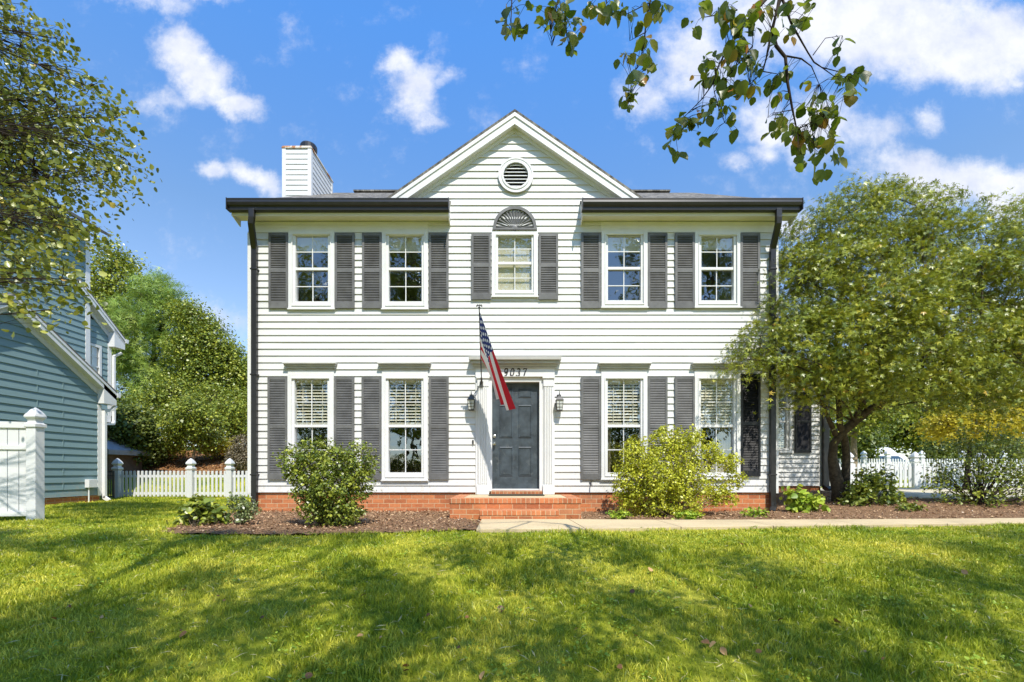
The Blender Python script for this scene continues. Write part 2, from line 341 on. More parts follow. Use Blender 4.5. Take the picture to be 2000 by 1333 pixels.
def grassmat(name, ground=False):
    m, t = new_mat(name)
    patch = t.noise(t.pos, 0.9, 5, 0.6); fine = t.noise(t.pos, 6, 4, 0.6)
    k = t.math('ADD', t.math('MULTIPLY', patch, 0.65), t.math('MULTIPLY', fine, 0.35))
    gcol = t.ramp(k, [(0.36, (0.12, 0.21, 0.011)), (0.48, (0.38, 0.42, 0.027)), (0.61, (0.68, 0.63, 0.08))])
    if ground:
        g = t.noise(t.pos, 90, 4, 0.7)
        far = t.mix(0.5, gcol, t.ramp(g, [(0.3, (0.05, 0.07, 0.01)), (0.7, (0.20, 0.22, 0.03))]))
        surf(t, far, 0.95, g, 0.8, 0.03, 0.1); return m
    a = t.add('ShaderNodeAttribute', attribute_name='var').outputs['Fac']
    vc = t.ramp(a, [(0, (0.28, 0.42, 0.3)), (.5, (1, 1, 1)), (.9, (1.25, 1.18, 1.3)), (1, (1.5, 1.35, 2.6))])
    col = t.mix(1.0, gcol, vc, 'MULTIPLY')
    b = t.add('ShaderNodeBsdfPrincipled', ins={'Base Color': col, 'Roughness': 0.45, 'Specular IOR Level': 0.35})
    tl = t.add('ShaderNodeBsdfTranslucent', ins={'Color': t.mix(0.5, col, (0.55, 0.62, 0.03))})
    mx = t.add('ShaderNodeMixShader', ins={0: 0.22, 1: b.outputs[0], 2: tl.outputs[0]})
    t.l.new(mx.outputs[0], t.out.inputs[0]); return m
M['lawn'] = grassmat('lawn_soil', True); M['grass'] = grassmat('grass_blade')
def mulchmat(name, c1, c2):
    m, t = new_mat(name)
    mp = t.add('ShaderNodeMapping', ins={0: t.pos}); mp.inputs['Scale'].default_value = (1, 1.6, 1)
    n = t.noise(mp.outputs[0], 26, 8, 0.75, 1.5); b = t.noise(t.pos, 1.6, 5)
    col = t.ramp(n, [(0.3, tuple(x * .35 for x in c1)), (0.5, c1), (0.72, c2)])
    col = t.mix(t.math('MULTIPLY', b, 0.5), col, tuple(x * .45 for x in c1))
    surf(t, col, 0.95, n, 1.0, 0.05, 0.1); return m
M['mulch'] = mulchmat('bark_mulch', (0.37, 0.22, 0.125), (0.62, 0.43, 0.26))
M['straw'] = mulchmat('pine_straw_bank', (0.36, 0.19, 0.09), (0.58, 0.36, 0.20))
M['thatch'] = leafmat('thatch', [(0, (0.30, 0.26, 0.10)), (1, (0.62, 0.54, 0.26))], .2, (0.5, 0.45, 0.15))
M['chip'] = leafmat('mulch_chip', [(0, (0.12, 0.065, 0.04)), (.5, (0.36, 0.21, 0.12)), (.93, (0.56, 0.39, 0.23)), (1, (0.68, 0.62, 0.54))], .05, (0.2, 0.1, 0.05), .8, .1)

# ------------------------------------------------------------------ terrain
def H(x, y):
    x = np.asarray(x, float); y = np.asarray(y, float)
    s = np.clip(-3.0 - y, 0, 8.0); s = np.where(s < 1, s * s * .5, s - .5)
    z = -0.155 * s
    z = z + 0.22 * sm((x - 3.6) / 5.0) * sm((y + 1.7) / 3.2) - 0.05 * sm((-4.8 - x) / 1.5) * sm((y + 2) / 2)
    left = 1 - sm((x + 1) / 8.0)
    z = z + left * (0.80 * sm((y - 6.2) / 5.0) + 1.0 * sm((y - 10.4) / 3.6) + 0.9 * sm((y - 14) / 12)) * (1 - sm((y - 60) / 60))
    z = z + (1 - left) * 0.25 * sm((y - 8) / 10)
    return z
def h(x, y): return float(H(x, y))
def sheet(name, xs, ys, mat, dz=0.0, rough=0.0, mask=None):
    X, Y = np.meshgrid(xs, ys); Z = H(X, Y) + dz
    if rough: Z = Z + rough * rng.standard_normal(Z.shape)
    nx = len(xs); n = (len(ys) - 1)
    i = (np.arange(n)[:, None] * nx + np.arange(nx - 1)[None, :]).ravel()
    q = np.stack([i, i + 1, i + nx + 1, i + nx], 1)
    if mask is not None:
        cx = X.ravel()[q].mean(1); cy = Y.ravel()[q].mean(1); q = q[mask(cx, cy)]
    return np_mesh(name, np.stack([X.ravel(), Y.ravel(), Z.ravel()], 1), 4, q, mat, smooth=True)
xs = np.concatenate([np.linspace(-400, -30, 12), np.linspace(-26, 26, 131), np.linspace(30, 400, 12)])
ys = np.concatenate([np.linspace(-60, -14, 10), np.linspace(-12, 26, 115), np.linspace(30, 600, 14)])
tag(sheet("lawn", xs, ys, M['lawn'], -0.012), kind='structure')

def inpoly(px, py, poly):
    c = np.zeros(np.shape(px), bool); n = len(poly)
    for i in range(n):
        x0, y0 = poly[i]; x1, y1 = poly[i - 1]
        hit = ((y0 > py) != (y1 > py)) & (px < (x1 - x0) * (py - y0) / (y1 - y0 + 1e-12) + x0); c ^= hit
    return c
BED_L = [(-4.62, -2.55), (-4.55, -2.95), (-4.1, -3.18), (-3.3, -3.28), (-2.2, -3.22), (-1.3, -3.05), (-.45, -2.8), (-.5, -1.8), (-1.0, -1.2), (-1.0, .1), (-5.06, .1), (-5.3, -.6), (-4.95, -1.8)]
WALK = [(-.48, -3.0), (-.50, -1.66), (.86, -1.66), (2.3, -1.78), (5.0, -1.72), (8.6, -1.48), (14, -.9), (14, -1.55), (8.4, -2.12), (5.0, -2.45), (2.2, -2.75), (.9, -2.93)]
BED_R = [(1.08, .1), (1.08, -1.45), (.86, -1.64), (2.3, -1.76), (5.0, -1.70), (8.6, -1.46), (14, -.88), (14, .18), (9.6, .5), (8.1, 1.0), (8.85, 2.4), (8.9, 4.4), (5.0, 4.4), (5.0, .1)]
DRIVE = [(8.9, 2.45), (8.15, 1.02), (9.6, .52), (14, .2), (40, .2), (40, 6.4), (8.9, 6.4)]
def bed(name, poly, mat, step=.06, dz=.010, rough=.008):
    p = np.array(poly); xs = np.arange(p[:, 0].min() - .1, p[:, 0].max() + .1, step); ys = np.arange(p[:, 1].min() - .1, p[:, 1].max() + .1, step)
    return tag(sheet(name, xs, ys, mat, dz, rough, lambda a, b: inpoly(a, b, poly)), kind='structure')
bed("mulch_bed", BED_L, M['mulch']); bed("mulch_bed", BED_R, M['mulch'])
xs = np.arange(-20, -4, .25); ys = np.arange(10.2, 17.5, .25)
tag(sheet("pine_straw_bank", xs, ys, M['straw'], .03, .02), kind='structure')
def slabs(name, poly, mat, t=.035, cuts=()):
    mb = MB(); n = len(poly)
    mb.poly([(x, y, h(x, y) + t) for x, y in poly][::-1])
    for i in range(n):
        a, b = poly[i], poly[i - 1]
        mb.poly([(a[0], a[1], h(*a) + t), (b[0], b[1], h(*b) + t), (b[0], b[1], h(*b) - .2), (a[0], a[1], h(*a) - .2)])
    return mb
def ribbon(name, back, front, mat, t):
    """path as separate cast slabs with open joints"""
    mb = MB(); g = .006
    for i in range(len(back) - 1):
        q = [Vector((*front[i], 0)), Vector((*front[i + 1], 0)), Vector((*back[i + 1], 0)), Vector((*back[i], 0))]
        c = sum(q, Vector()) / 4; q = [c + (p - c) * (1 - g / max(.3, (p - c).length)) for p in q]
        top = [(p.x, p.y, h(p.x, p.y) + t) for p in q]
        mb.prism(top, (0, 0, -.15))
    return tag(mb.build(name, mat, bevel=.006), kind='structure')
def resamp(pts, n):
    p = np.array(pts, float); s = np.r_[0, np.cumsum(np.hypot(*np.diff(p, axis=0).T))]
    t = np.linspace(0, s[-1], n); return list(zip(np.interp(t, s, p[:, 0]), np.interp(t, s, p[:, 1])))
ribbon("walkway", [(-.50, -1.69)] + resamp([(.86, -1.69), (2.3, -1.80), (5.0, -1.74), (8.6, -1.50), (14, -.92)], 11),
       [(-.48, -3.0)] + resamp([(.93, -2.93), (2.2, -2.75), (5.0, -2.45), (8.4, -2.12), (14, -1.55)], 11), M['concrete'], .035)
ribbon("driveway", resamp([(8.95, 6.4), (40, 6.4)], 9), [(8.2, 1.03)] + resamp([(9.6, .53), (14, .22), (40, .22)], 8), M['drive'], .03)

# ------------------------------------------------------------------ cladding
CUTS = {}
def cladding(mb, A, udir, n, z0, z1, ulim, holes=(), ex=.1307, lip=.0215, zref=None):
    """lapped boards on a wall: A origin (x,y), udir along, n outward; ulim(z)->(u0,u1); holes (u0,u1,z0,z1)"""
    ux, uy = udir; nx, ny = n; zref = z0 if zref is None else zref
    zs = {z0, z1}
    k = math.floor((z0 - zref) / ex)
    while zref + k * ex < z1:
        if zref + k * ex > z0: zs.add(zref + k * ex)
        k += 1
    for hl in holes:
        for z in hl[2:4]:
            if z0 < z < z1: zs.add(z)
    zs = sorted(zs)
    def pt(u, o, z): return (A[0] + ux * u + nx * o, A[1] + uy * u + ny * o, z)
    for a, b in zip(zs[:-1], zs[1:]):
        if b - a < 1e-5: continue
        mid = (a + b) / 2; base = zref + math.floor((mid - zref) / ex) * ex
        oa = lip * (1 - (a - base) / ex) + .002; ob = lip * (1 - (b - base) / ex) + .002
        la, lb = ulim(a), ulim(b)
        segs = [(0.0, 1.0)]
        def frac(u): return (u - ulim(mid)[0]) / max(1e-6, ulim(mid)[1] - ulim(mid)[0])
        for hl in holes:
            if hl[2] < mid < hl[3]:
                f0, f1 = frac(hl[0]), frac(hl[1]); new = []
                for s0, s1 in segs:
                    if f1 <= s0 or f0 >= s1: new.append((s0, s1)); continue
                    if f0 > s0: new.append((s0, f0))
                    if f1 < s1: new.append((f1, s1))
                segs = new
        L_ = max(1e-6, ulim(mid)[1] - ulim(mid)[0]); key = (round(base * 1000), round(A[0] * 100), round(A[1] * 100))
        if key not in CUTS:     # boards of random length, each seated a hair differently
            g_ = random.Random(str(key)); c_, q_ = [], -g_.uniform(0, 3.0)
            while q_ < 20: c_.append((q_, g_.uniform(-.0022, .0022))); q_ += g_.uniform(2.4, 3.7)
            CUTS[key] = c_
        pcs = []
        for s0, s1 in segs:
            a0, a1 = s0 * L_, s1 * L_
            for i_, (q0, dj) in enumerate(CUTS[key]):
                q1 = CUTS[key][i_ + 1][0] if i_ + 1 < len(CUTS[key]) else 99
                lo_, hi_ = max(a0, q0), min(a1, q1)
                if hi_ > lo_ + 1e-5: pcs.append((lo_ / L_, hi_ / L_, dj))
        for s0, s1, dj in pcs:
            ua0, ua1 = la[0] + (la[1] - la[0]) * s0, la[0] + (la[1] - la[0]) * s1
            ub0, ub1 = lb[0] + (lb[1] - lb[0]) * s0, lb[0] + (lb[1] - lb[0]) * s1
            mb.poly([pt(ua0, oa + dj, a), pt(ua1, oa - dj * .3, a), pt(ub1, ob + .002, b), pt(ub0, ob + .002, b)])
            if abs(a - base) < 1e-4: mb.poly([pt(ua0, -.01, a), pt(ua1, -.01, a), pt(ua1, oa - dj * .3, a), pt(ua0, oa + dj, a)])
# ------------------------------------------------------------------ the white house
XL, XR = wx(487), wx(1517); ZB = .378; ZS = 5.56; DEPTH = 9.8; YE = -.27
XC = wx(1005.5); GZ, GX, GO = 7.55, 2.374, .16
house = thing("white_house", (XC, 0, 0), "two storey white clapboard house with charcoal shutters and a dark front door", "house")
UP = [(610, 453.6, 604.9), (792, 453.6, 604.9), (1219, 453.6, 602), (1400.5, 455, 602)]
LO = [(608.5, 734, 938), (791.5, 734, 938), (1218.5, 734, 936), (1400, 734, 936)]
holes = []
for c, t, b in UP + LO: holes.append((wx(c) - .36, wx(c) + .36, wz(b) + .09, wz(t) - .09))
holes.append((wx(1005.5) - .36, wx(1005.5) + .36, wz(581) + .09, wz(455) - .09))
DX0, DX1, DZ0, DZ1 = wx(960), wx(1054), wz(958), wz(746)
holes.append((DX0 - .03, DX1 + .03, ZB - .1, DZ1 + .03))
slope = (GZ - 5.91) / GX
def flim(z):
    if z <= 5.95: return (XL + .09, XR - .09) if z < ZS + .02 else (XC - 2.2, XC + 2.2)
    wd = max(.02, (GZ - .10 - z) / slope); return (XC - wd, XC + wd)
mb = MB()
cladding(mb, (0, 0), (1, 0), (0, -1), ZB, ZS, lambda z: (XL + .09, XR - .09), holes)
cladding(mb, (0, 0), (1, 0), (0, -1), ZS, GZ - .14, lambda z: (XC - min(2.35, max(.01, (GZ - .12 - z) / slope)), XC + min(2.35, max(.01, (GZ - .12 - z) / slope))), [(wx(1007.5) - .23, wx(1007.5) + .23, wz(345.5) - .23, wz(345.5) + .23)], zref=ZB)
mb.build("siding", M['siding'], house)
# shell behind the boards: side and back walls, room dividers (the rooms stay as dark as rooms are)
mb = MB()
cladding(mb, (XL, DEPTH), (0, -1), (-1, 0), ZB, ZS + .1, lambda z: (0, DEPTH - .0))
cladding(mb, (XR, 0), (0, 1), (1, 0), ZB, ZS + .1, lambda z: (0, DEPTH))
cladding(mb, (XR, DEPTH), (-1, 0), (0, 1), ZB, ZS + .1, lambda z: (0, XR - XL))
for x, n in ((XL, -1), (XR, 1)):
    mb.poly([(x, 0, ZS), (x, DEPTH, ZS), (x, DEPTH / 2, 8.85)])
mb.build("side_wall", M['siding'], house)
mb = MB()
mb.box(XL + .12, XR - .12, .16, 5, .40, .44); mb.box(XL + .12, XR - .12, .16, 5, 3.02, 3.16); mb.box(XL + .12, XR - .12, .16, 5, 5.50, 5.54)
mb.box(XL + .12, XR - .12, 5, 5.08, .40, 5.54); mb.box(XL + .06, XL + .12, .16, 5, .4, 5.54); mb.box(XR - .12, XR - .06, .16, 5, .4, 5.54)
for x in (-1.35, 1.4): mb.box(x, x + .08, .16, 5, .44, 5.5)
mb.build("interior_wall", M['room'], house)
for x0, x1, xe in ((XL - .024, XL + .10, XL), (XR - .10, XR + .024, XR)):
    mb = MB(); mb.prism([(x0, -.024, ZB - .02), (x1, -.024, ZB - .02), (x1, 0, ZB - .02), (xe, 0, ZB - .02), (xe, .1, ZB - .02), (x0, .1, ZB - .02)] if xe == XL else [(x0, -.024, ZB - .02), (x1, -.024, ZB - .02), (x1, .1, ZB - .02), (xe, .1, ZB - .02), (xe, 0, ZB - .02), (x0, 0, ZB - .02)], (0, 0, 5.36 - ZB)); mb.build("corner_board", M['trim'], house, bevel=.004)
for x0, x1 in ((XL, wx(836)), (wx(1173.5), XR)): MB().box(x0, x1, -.022, .0, wz(455), 5.55).build("frieze_board", M['trim'], house, bevel=.004)
mb = MB()
mb.box(XL + .02, XR - .02, .012, .14, -.3, ZB - .006); mb.box(XL + .02, XL + .14, .14, DEPTH, -.3, ZB - .006); mb.box(XR - .14, XR - .02, .14, DEPTH, -.3, ZB - .006)
mb.build("foundation", M['brick'], house)
# roof
EZ = 5.79; pitch = (9.03 - EZ) / (DEPTH / 2 - YE); RX0, RX1 = -5.27, 5.31
def rz(y): return EZ + (y - YE) * pitch
GL, GR = -1.20, 1.272
mb = MB(); T = .06
for x0, x1 in ((RX0, GL), (GR, RX1)):
    mb.prism([(x0, YE - .02, rz(YE - .02)), (x1, YE - .02, rz(YE - .02)), (x1, .02, rz(.02)), (x0, .02, rz(.02))], (0, 0, -T))
mb.prism([(RX0, .02, rz(.02)), (RX1, .02, rz(.02)), (RX1, DEPTH / 2, rz(DEPTH / 2)), (RX0, DEPTH / 2, rz(DEPTH / 2))], (0, 0, -T))
mb.prism([(RX1, DEPTH - YE, EZ), (RX0, DEPTH - YE, EZ), (RX0, DEPTH / 2, rz(DEPTH / 2)), (RX1, DEPTH / 2, rz(DEPTH / 2))], (0, 0, -T))
mb.box(-4.7, -1.5, DEPTH / 2 - .12, DEPTH / 2 + .12, rz(DEPTH / 2) - .02, rz(DEPTH / 2) + .022)
mb.box(1.5, 4.6, DEPTH / 2 - .12, DEPTH / 2 + .12, rz(DEPTH / 2) - .02, rz(DEPTH / 2) + .022)
for s in (-1, 1):   # gable roof over the middle bay
    a = [(XC, -GO - .02, GZ + .03), (XC + s * (GX + .03), -GO - .02, GZ + .03 - slope * (GX + .03)), (XC + s * (GX + .03), 1.2, GZ + .03 - slope * (GX + .03)), (XC, 2.9, GZ + .03)]
    mb.prism(a, (0, 0, -.05))
mb.build("roof", M['shingle'], house)
mb = MB()
for s in (-1, 1):   # rake boards with their soffit and a small crown strip
    def rk(y0, y1, t0, t1):
        p = [(XC, y0, GZ - t0), (XC + s * GX, y0, GZ - t0 - slope * GX), (XC + s * (GX - (t1 - t0) * .0), y0, GZ - t1 - slope * GX), (XC, y0, GZ - t1)]
        mb.prism(p, (0, y1 - y0, 0))
    rk(-GO, -GO + .03, .022, .235); rk(-GO - .018, -GO, .022, .095)
    rk(-GO + .03, -.0, .195, .225); rk(-.035, -.002, .225, .30)
mb.build("rake_board", M['trim'], house)
for x0, x1, e in ((RX0 + .03, GL - .005, GL), (GR + .005, RX1 - .03, GR)):
    mb = MB(); mb2 = MB(); mb.box(x0, x1, YE, YE + .025, ZS - .03, EZ - .04)
    mb2.box(x0, x1, YE + .025, -.023, ZS, ZS + .02)
    mb2.box(x0, x1, YE + .028, YE + .07, ZS - .006, ZS)
    mb3 = MB()
    mb3.box(x0 + .05, x1 - .05, YE + .038, YE + .052, ZS - .009, ZS - .0065)
    mb3.build('soffit_vent', M['darkmetal'], house)
    for x, s in ((x0, 1), (x1, -1)):
        mb.prism([(x, YE + .025, ZS - .03), (x, -.0, ZS - .10), (x, .0, rz(0) - .07), (x, YE + .025, EZ - .04)], (s * .02, 0, 0))
    mb.build("fascia", M['trim'], house); mb2.build("soffit", M['soffit'], house)
for x0, x1 in ((-5.258, -1.187), (1.262, 5.296)):
    y = YE - .002; pr = [(y, 5.785), (y - .128, 5.785), (y - .135, 5.772), (y - .128, 5.750), (y - .132, 5.710), (y - .115, 5.665), (y - .085, 5.645), (y - .08, 5.590), (y - .07, 5.580), (y, 5.580)]
    mb = MB(); mb.prism([(x0, a, b) for a, b in pr], (x1 - x0, 0, 0))
    mb.box(x0 - .004, x0 + .01, y - .14, y, 5.575, 5.789); mb.box(x1 - .01, x1 + .004, y - .14, y, 5.575, 5.789)
    mb.build("gutter", M['black'], house, bevel=.003)
def square_pipe(mb, path, a=.05, b=.036):
    for p, q in zip(path[:-1], path[1:]):
        p, q = Vector(p), Vector(q); t = (q - p).normalized(); s = Vector((1, 0, 0)) if abs(t.x) < .9 else Vector((0, 1, 0))
        s = (s - t * s.dot(t)).normalized(); r = t.cross(s); p = p - t * .012; q = q + t * .012
        mb.prism([p + s * a + r * b, p - s * a + r * b, p - s * a - r * b, p + s * a - r * b], q - p)
for s, xg, xw in ((-1, -4.82, -4.92), (1, 4.88, 4.92)):
    mb = MB(); yw = -.075
    square_pipe(mb, [(xg, YE - .07, 5.60), (xg, YE - .07, 5.46), (xg + (xw - xg) * .25, YE - .05, 5.36), (xw, yw, 5.00), (xw, yw, .20), (xw, yw - .02, .09), (xw - s * .12, yw - .2, .03)])
    for z in (4.6, 2.6, .7): mb.box(xw - .065, xw + .065, yw - .045, 0, z, z + .03)
    mb.build("downspout", M['black'], house, bevel=.006)
# chimney on the left end
cd = 11.8; cx0 = -5.78; cx1 = -5.09; cy0 = cd - D0; cy1 = cy0 + 1.37; cz = CAMZ + (HY - 291) * cd / F
mb = MB()
for A, ud, n, L in (((cx0, cy0), (1, 0), (0, -1), cx1 - cx0), ((cx1, cy0), (0, 1), (1, 0), cy1 - cy0), ((cx0, cy1), (0, -1), (-1, 0), cy1 - cy0), ((cx1, cy1), (-1, 0), (0, 1), cx1 - cx0)):
    cladding(mb, A, ud, n, 0, cz, lambda z, L=L: (.0, L), zref=cz - 10 * .1307, lip=.014)
ch = mb.build("chimney", M['siding'], house)
mb = MB()
for x in (cx0, cx1):
    for y in (cy0, cy1): mb.box(x - .022 if x == cx0 else x - .07, x + .07 if x == cx0 else x + .022, y - .022 if y == cy0 else y - .07, y + .07 if y == cy0 else y + .022, 0, cz)
mb.build("chimney_corner", M['trim'], ch)
mb = MB(); mb.box(cx0 - .035, cx1 + .035, cy0 - .035, cy1 + .035, cz + .002, cz + .03); mb.box(cx0 - .02, cx1 + .02, cy0 - .02, cy1 + .02, cz + .03, cz + .065)
mb.build("chimney_cap", M['rust'], ch, bevel=.006)
mb = MB(); mb.lathe((-5.36, cy0 + .50, cz + .065), [(.15, 0), (.15, .20), (.20, .20), (.21, .22), (.21, .32), (.19, .36), (.08, .375)], 20)
mb.build("flue_cap", M['black'], ch)
# windows
def window(xc, z0, z1, gw, gz0, gz1, blind=None, ref=house, y=0.0, shade=False, ow=None):
    mb = MB(); o = (ow or .88) / 2; f = gw / 2; yo = y - .046; yi = y - .028
    def ring(hx, za, zb, w_, y0, y1, wt=None, wb=None):
        wt = wt or w_; wb = wb or w_
        mb.box(xc - hx, xc - hx + w_, y0, y1, za, zb); mb.box(xc + hx - w_, xc + hx, y0, y1, za, zb)
        mb.box(xc - hx + w_, xc + hx - w_, y0, y1, zb - wt, zb); mb.box(xc - hx + w_, xc + hx - w_, y0, y1, za, za + wb)
    ring(o, z0, z1, .075, yo, y); ring(o - .065, z0 + .05, z1 - .05, .016, yo - .012, yo)
    ring(o - .075, z0 + .075, z1 - .075, o - .075 - f - .0, yi, y + .09, z1 - .075 - gz1, gz0 - z0 - .075)
    mb.box(xc - o - .012, xc + o + .012, yo - .022, yo + .01, z0 - .018, z0 + .004)
    fr = mb.build("window", M['trim'], ref, bevel=.003)
    zm = (gz0 + gz1) / 2; mb = MB()
    mb.box(xc - f, xc + f, y - .012, y + .03, zm - .028, zm + .022)
    for ya, za, zb in ((y + .018, zm + .022, gz1), (y + .034, gz0, zm - .028)):
        mb.box(xc - .008, xc + .008, ya - .012, ya + .006, za, zb); zc = (za + zb) / 2
        for s in (-1, 1): mb.box(xc + s * .008, xc + s * f, ya - .012, ya + .006, zc - .008, zc + .008)
    mb.build("sash", M['trim'], fr, bevel=.002)
    mb = MB(); t1, t2 = random.uniform(-.003, .003), random.uniform(-.003, .003)
    mb.poly([(xc - f - .01, y + .012 + t1, zm), (xc + f + .01, y + .012 - t1, zm), (xc + f + .01, y + .012 - t1 + t2, gz1 + .01), (xc - f - .01, y + .012 + t1 + t2, gz1 + .01)])
    mb.poly([(xc - f - .01, y + .032 - t1, gz0 - .01), (xc + f + .01, y + .032 + t1, gz0 - .01), (xc + f + .01, y + .032 + t1 + t2, zm), (xc - f - .01, y + .032 - t1 + t2, zm)])
    mb.build("pane", M['glass'], fr)
    if blind:
        b0, tilt, m = blind; mb = MB(); zz = gz1 + .02; yb = y + .085
        mb.box(xc - f - .015, xc + f + .015, yb - .03, yb + .03, gz1 - .05, gz1 + .03)
        zz = gz1 - .07
        while zz > b0 + .03:
            d = .028 * math.cos(tilt); e = .028 * math.sin(tilt)
            mb.prism([(xc - f - .01, yb - d, zz - e), (xc - f - .01, yb + d, zz + e), (xc - f - .01, yb + d, zz + e + .003), (xc - f - .01, yb - d, zz - e + .003)], (2 * f + .02, 0, 0)); zz -= .058
        for k in range(4): mb.box(xc - f - .01, xc + f + .01, yb - .026, yb + .026, b0 - .012 * k, b0 - .012 * k + .009)
        for s in (-.6, .6): mb.box(xc + s * f - .006, xc + s * f + .006, yb - .03, yb - .028, b0, gz1)
        mb.build("blind", M['blind'], fr)
    if shade:
        mb = MB(); mb.box(xc - f - .02, xc + f + .02, y + .075, y + .08, shade, gz1 + .02); mb.box(xc - f - .02, xc + f + .02, y + .07, y + .09, shade - .03, shade); mb.build("roller_shade", M['shade'], fr)
    return fr
gz0u, gz1u = wz(590), wz(461.5)
window(wx(610), wz(604.9), wz(453.6), .62, gz0u, gz1u, shade=wz(487))
window(wx(792), wz(604.9), wz(453.6), .63, gz0u, gz1u, shade=wz(487))
window(wx(1005.5), wz(581), wz(455), .64, wz(568), wz(461), shade=wz(566))
window(wx(1219), wz(602), wz(453.6), .63, wz(588), wz(461), shade=wz(487))
window(wx(1400.5), wz(602), wz(455), .62, wz(588), wz(462), shade=wz(482))
zg0, zg1 = wz(923), wz(741.5)
ZBL = wz(829)
lo = [window(wx(c), wz(b), wz(t), .63, zg0, zg1, blind=(wz(826) if k != 3 else wz(829), (.72, .66, .80, 1.05)[k], 0)) for k, (c, t, b) in enumerate(LO)]
def drape(parent, x0, x1, z0, z1, y):
    mb = MB(); n = 40
    for k in range(n):
        a, b = k / n, (k + 1) / n; ya, yb = y + .03 * math.sin(a * 38), y + .03 * math.sin(b * 38)
        xa, xb = x0 + (x1 - x0) * a, x0 + (x1 - x0) * b; mb.poly([(xa, ya, z0), (xb, yb, z0), (xb, yb, z1), (xa, ya, z1)])
    mb.build("curtain", M['curtain'], parent, smooth=True)
drape(lo[3], wx(1408), wx(1440), wz(925), wz(738), .17); drape(lo[2], wx(1183), wx(1196), wz(925), wz(738), .17); drape(lo[3], wx(1362), wx(1374), wz(925), wz(738), .17)
# cornices with head panels over the lower windows
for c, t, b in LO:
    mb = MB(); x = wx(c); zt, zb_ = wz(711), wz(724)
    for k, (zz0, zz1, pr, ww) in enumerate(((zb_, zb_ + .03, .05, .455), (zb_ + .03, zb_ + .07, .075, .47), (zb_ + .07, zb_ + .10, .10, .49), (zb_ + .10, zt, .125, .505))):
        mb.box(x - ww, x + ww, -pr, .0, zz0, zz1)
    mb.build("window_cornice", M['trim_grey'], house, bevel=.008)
    mb = MB(); mb.box(x - .44, x + .44, -.034, 0, wz(t) + .004, zb_ - .002); mb.build("head_panel", M['trim'], house, bevel=.004)
# shutters
def shutter_mesh(wd, ht, mat, mid=.5):
    mb = MB(); w2 = wd / 2; st = .042
    mb.box(-w2, -w2 + st, -.034, 0, 0, ht); mb.box(w2 - st, w2, -.034, 0, 0, ht)
    zr = [(0, .115), (ht * mid - .035, ht * mid + .035), (ht - .055, ht)]
    for a, b in zr: mb.box(-w2 + st, w2 - st, -.031, 0, a, b)
    mb.box(-w2 + st, w2 - st, -.006, 0, .115, ht - .055)
    for (a, b), (c, d) in zip(zr[:-1], zr[1:]):
        n = int((c - b) / .0315); st_ = (c - b) / n
        for k in range(n):
            z = b + k * st_ + .003
            mb.prism([(-w2 + st, -.029, z), (-w2 + st, -.008, z + st_ * .95), (-w2 + st, -.004, z + st_ * .95), (-w2 + st, -.025, z - .002)], (wd - 2 * st, 0, 0))
    return mb.build("shutter", mat, house, loc=(0, 0, 0))
UPX = [546, 674.7, 727.8, 857.7, 1153.5, 1283, 1336, 1463]
LOX = [544.3, 674, 727, 857.7, 1153.4, 1283, 1336]
pu = shutter_mesh(.372, wz(457.7) - wz(604), M['shutter']); pl = shutter_mesh(.376, wz(737.5) - wz(937), M['shutter'], .515)
pm = shutter_mesh(.372, wz(459) - wz(587), M['shutter'], .52)
def put(src, first, x, z):
    o = src if first else src.copy()
    if not first: COL.objects.link(o)
    o.location = Vector((x, -.021, z)) - house.location
    return o
for i, x in enumerate(UPX): put(pu, i == 0, wx(x), wz(604))
for i, x in enumerate(LOX): put(pl, i == 0, wx(x), wz(937))
for i, x in enumerate((940, 1070.8)): put(pm, i == 0, wx(x), wz(587))
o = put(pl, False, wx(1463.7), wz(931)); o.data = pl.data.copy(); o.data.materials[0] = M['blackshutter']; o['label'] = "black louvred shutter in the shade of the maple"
# fan ornament over the middle window
mb = MB(); fx, fz, fr_ = wx(1005.5), wz(448), .415
ring = [(fx + fr_ * math.cos(a), fz + fr_ * math.sin(a)) for a in np.linspace(0, math.pi, 33)]; ri = [(fx + (fr_ - .055) * math.cos(a), fz + (fr_ - .055) * math.sin(a)) for a in np.linspace(0, math.pi, 33)]
for k in range(32): mb.prism([(ring[k][0], -.05, ring[k][1]), (ring[k + 1][0], -.05, ring[k + 1][1]), (ri[k + 1][0], -.05, ri[k + 1][1]), (ri[k][0], -.05, ri[k][1])], (0, .05, 0))
mb.box(fx - fr_ - .01, fx + fr_ + .01, -.055, 0, fz - .035, fz)
for k in range(16):
    a0, a1 = math.pi * k / 16, math.pi * (k + 1) / 16; am = (a0 + a1) / 2; r = fr_ - .05
    p0, p1, pm_ = [(fx + r * math.cos(a), fz + r * math.sin(a)) for a in (a0, a1, am)]
    mb.poly([(fx, -.022, fz), (p0[0], -.012, p0[1]), (pm_[0], -.040, pm_[1])]); mb.poly([(fx, -.022, fz), (pm_[0], -.040, pm_[1]), (p1[0], -.012, p1[1])])
mb.lathe((fx, -.02, fz), [(.05, 0), (.05, .028), (.03, .034)], 16, axis='y')
mb.build("fan_ornament", M['shutter'], house)
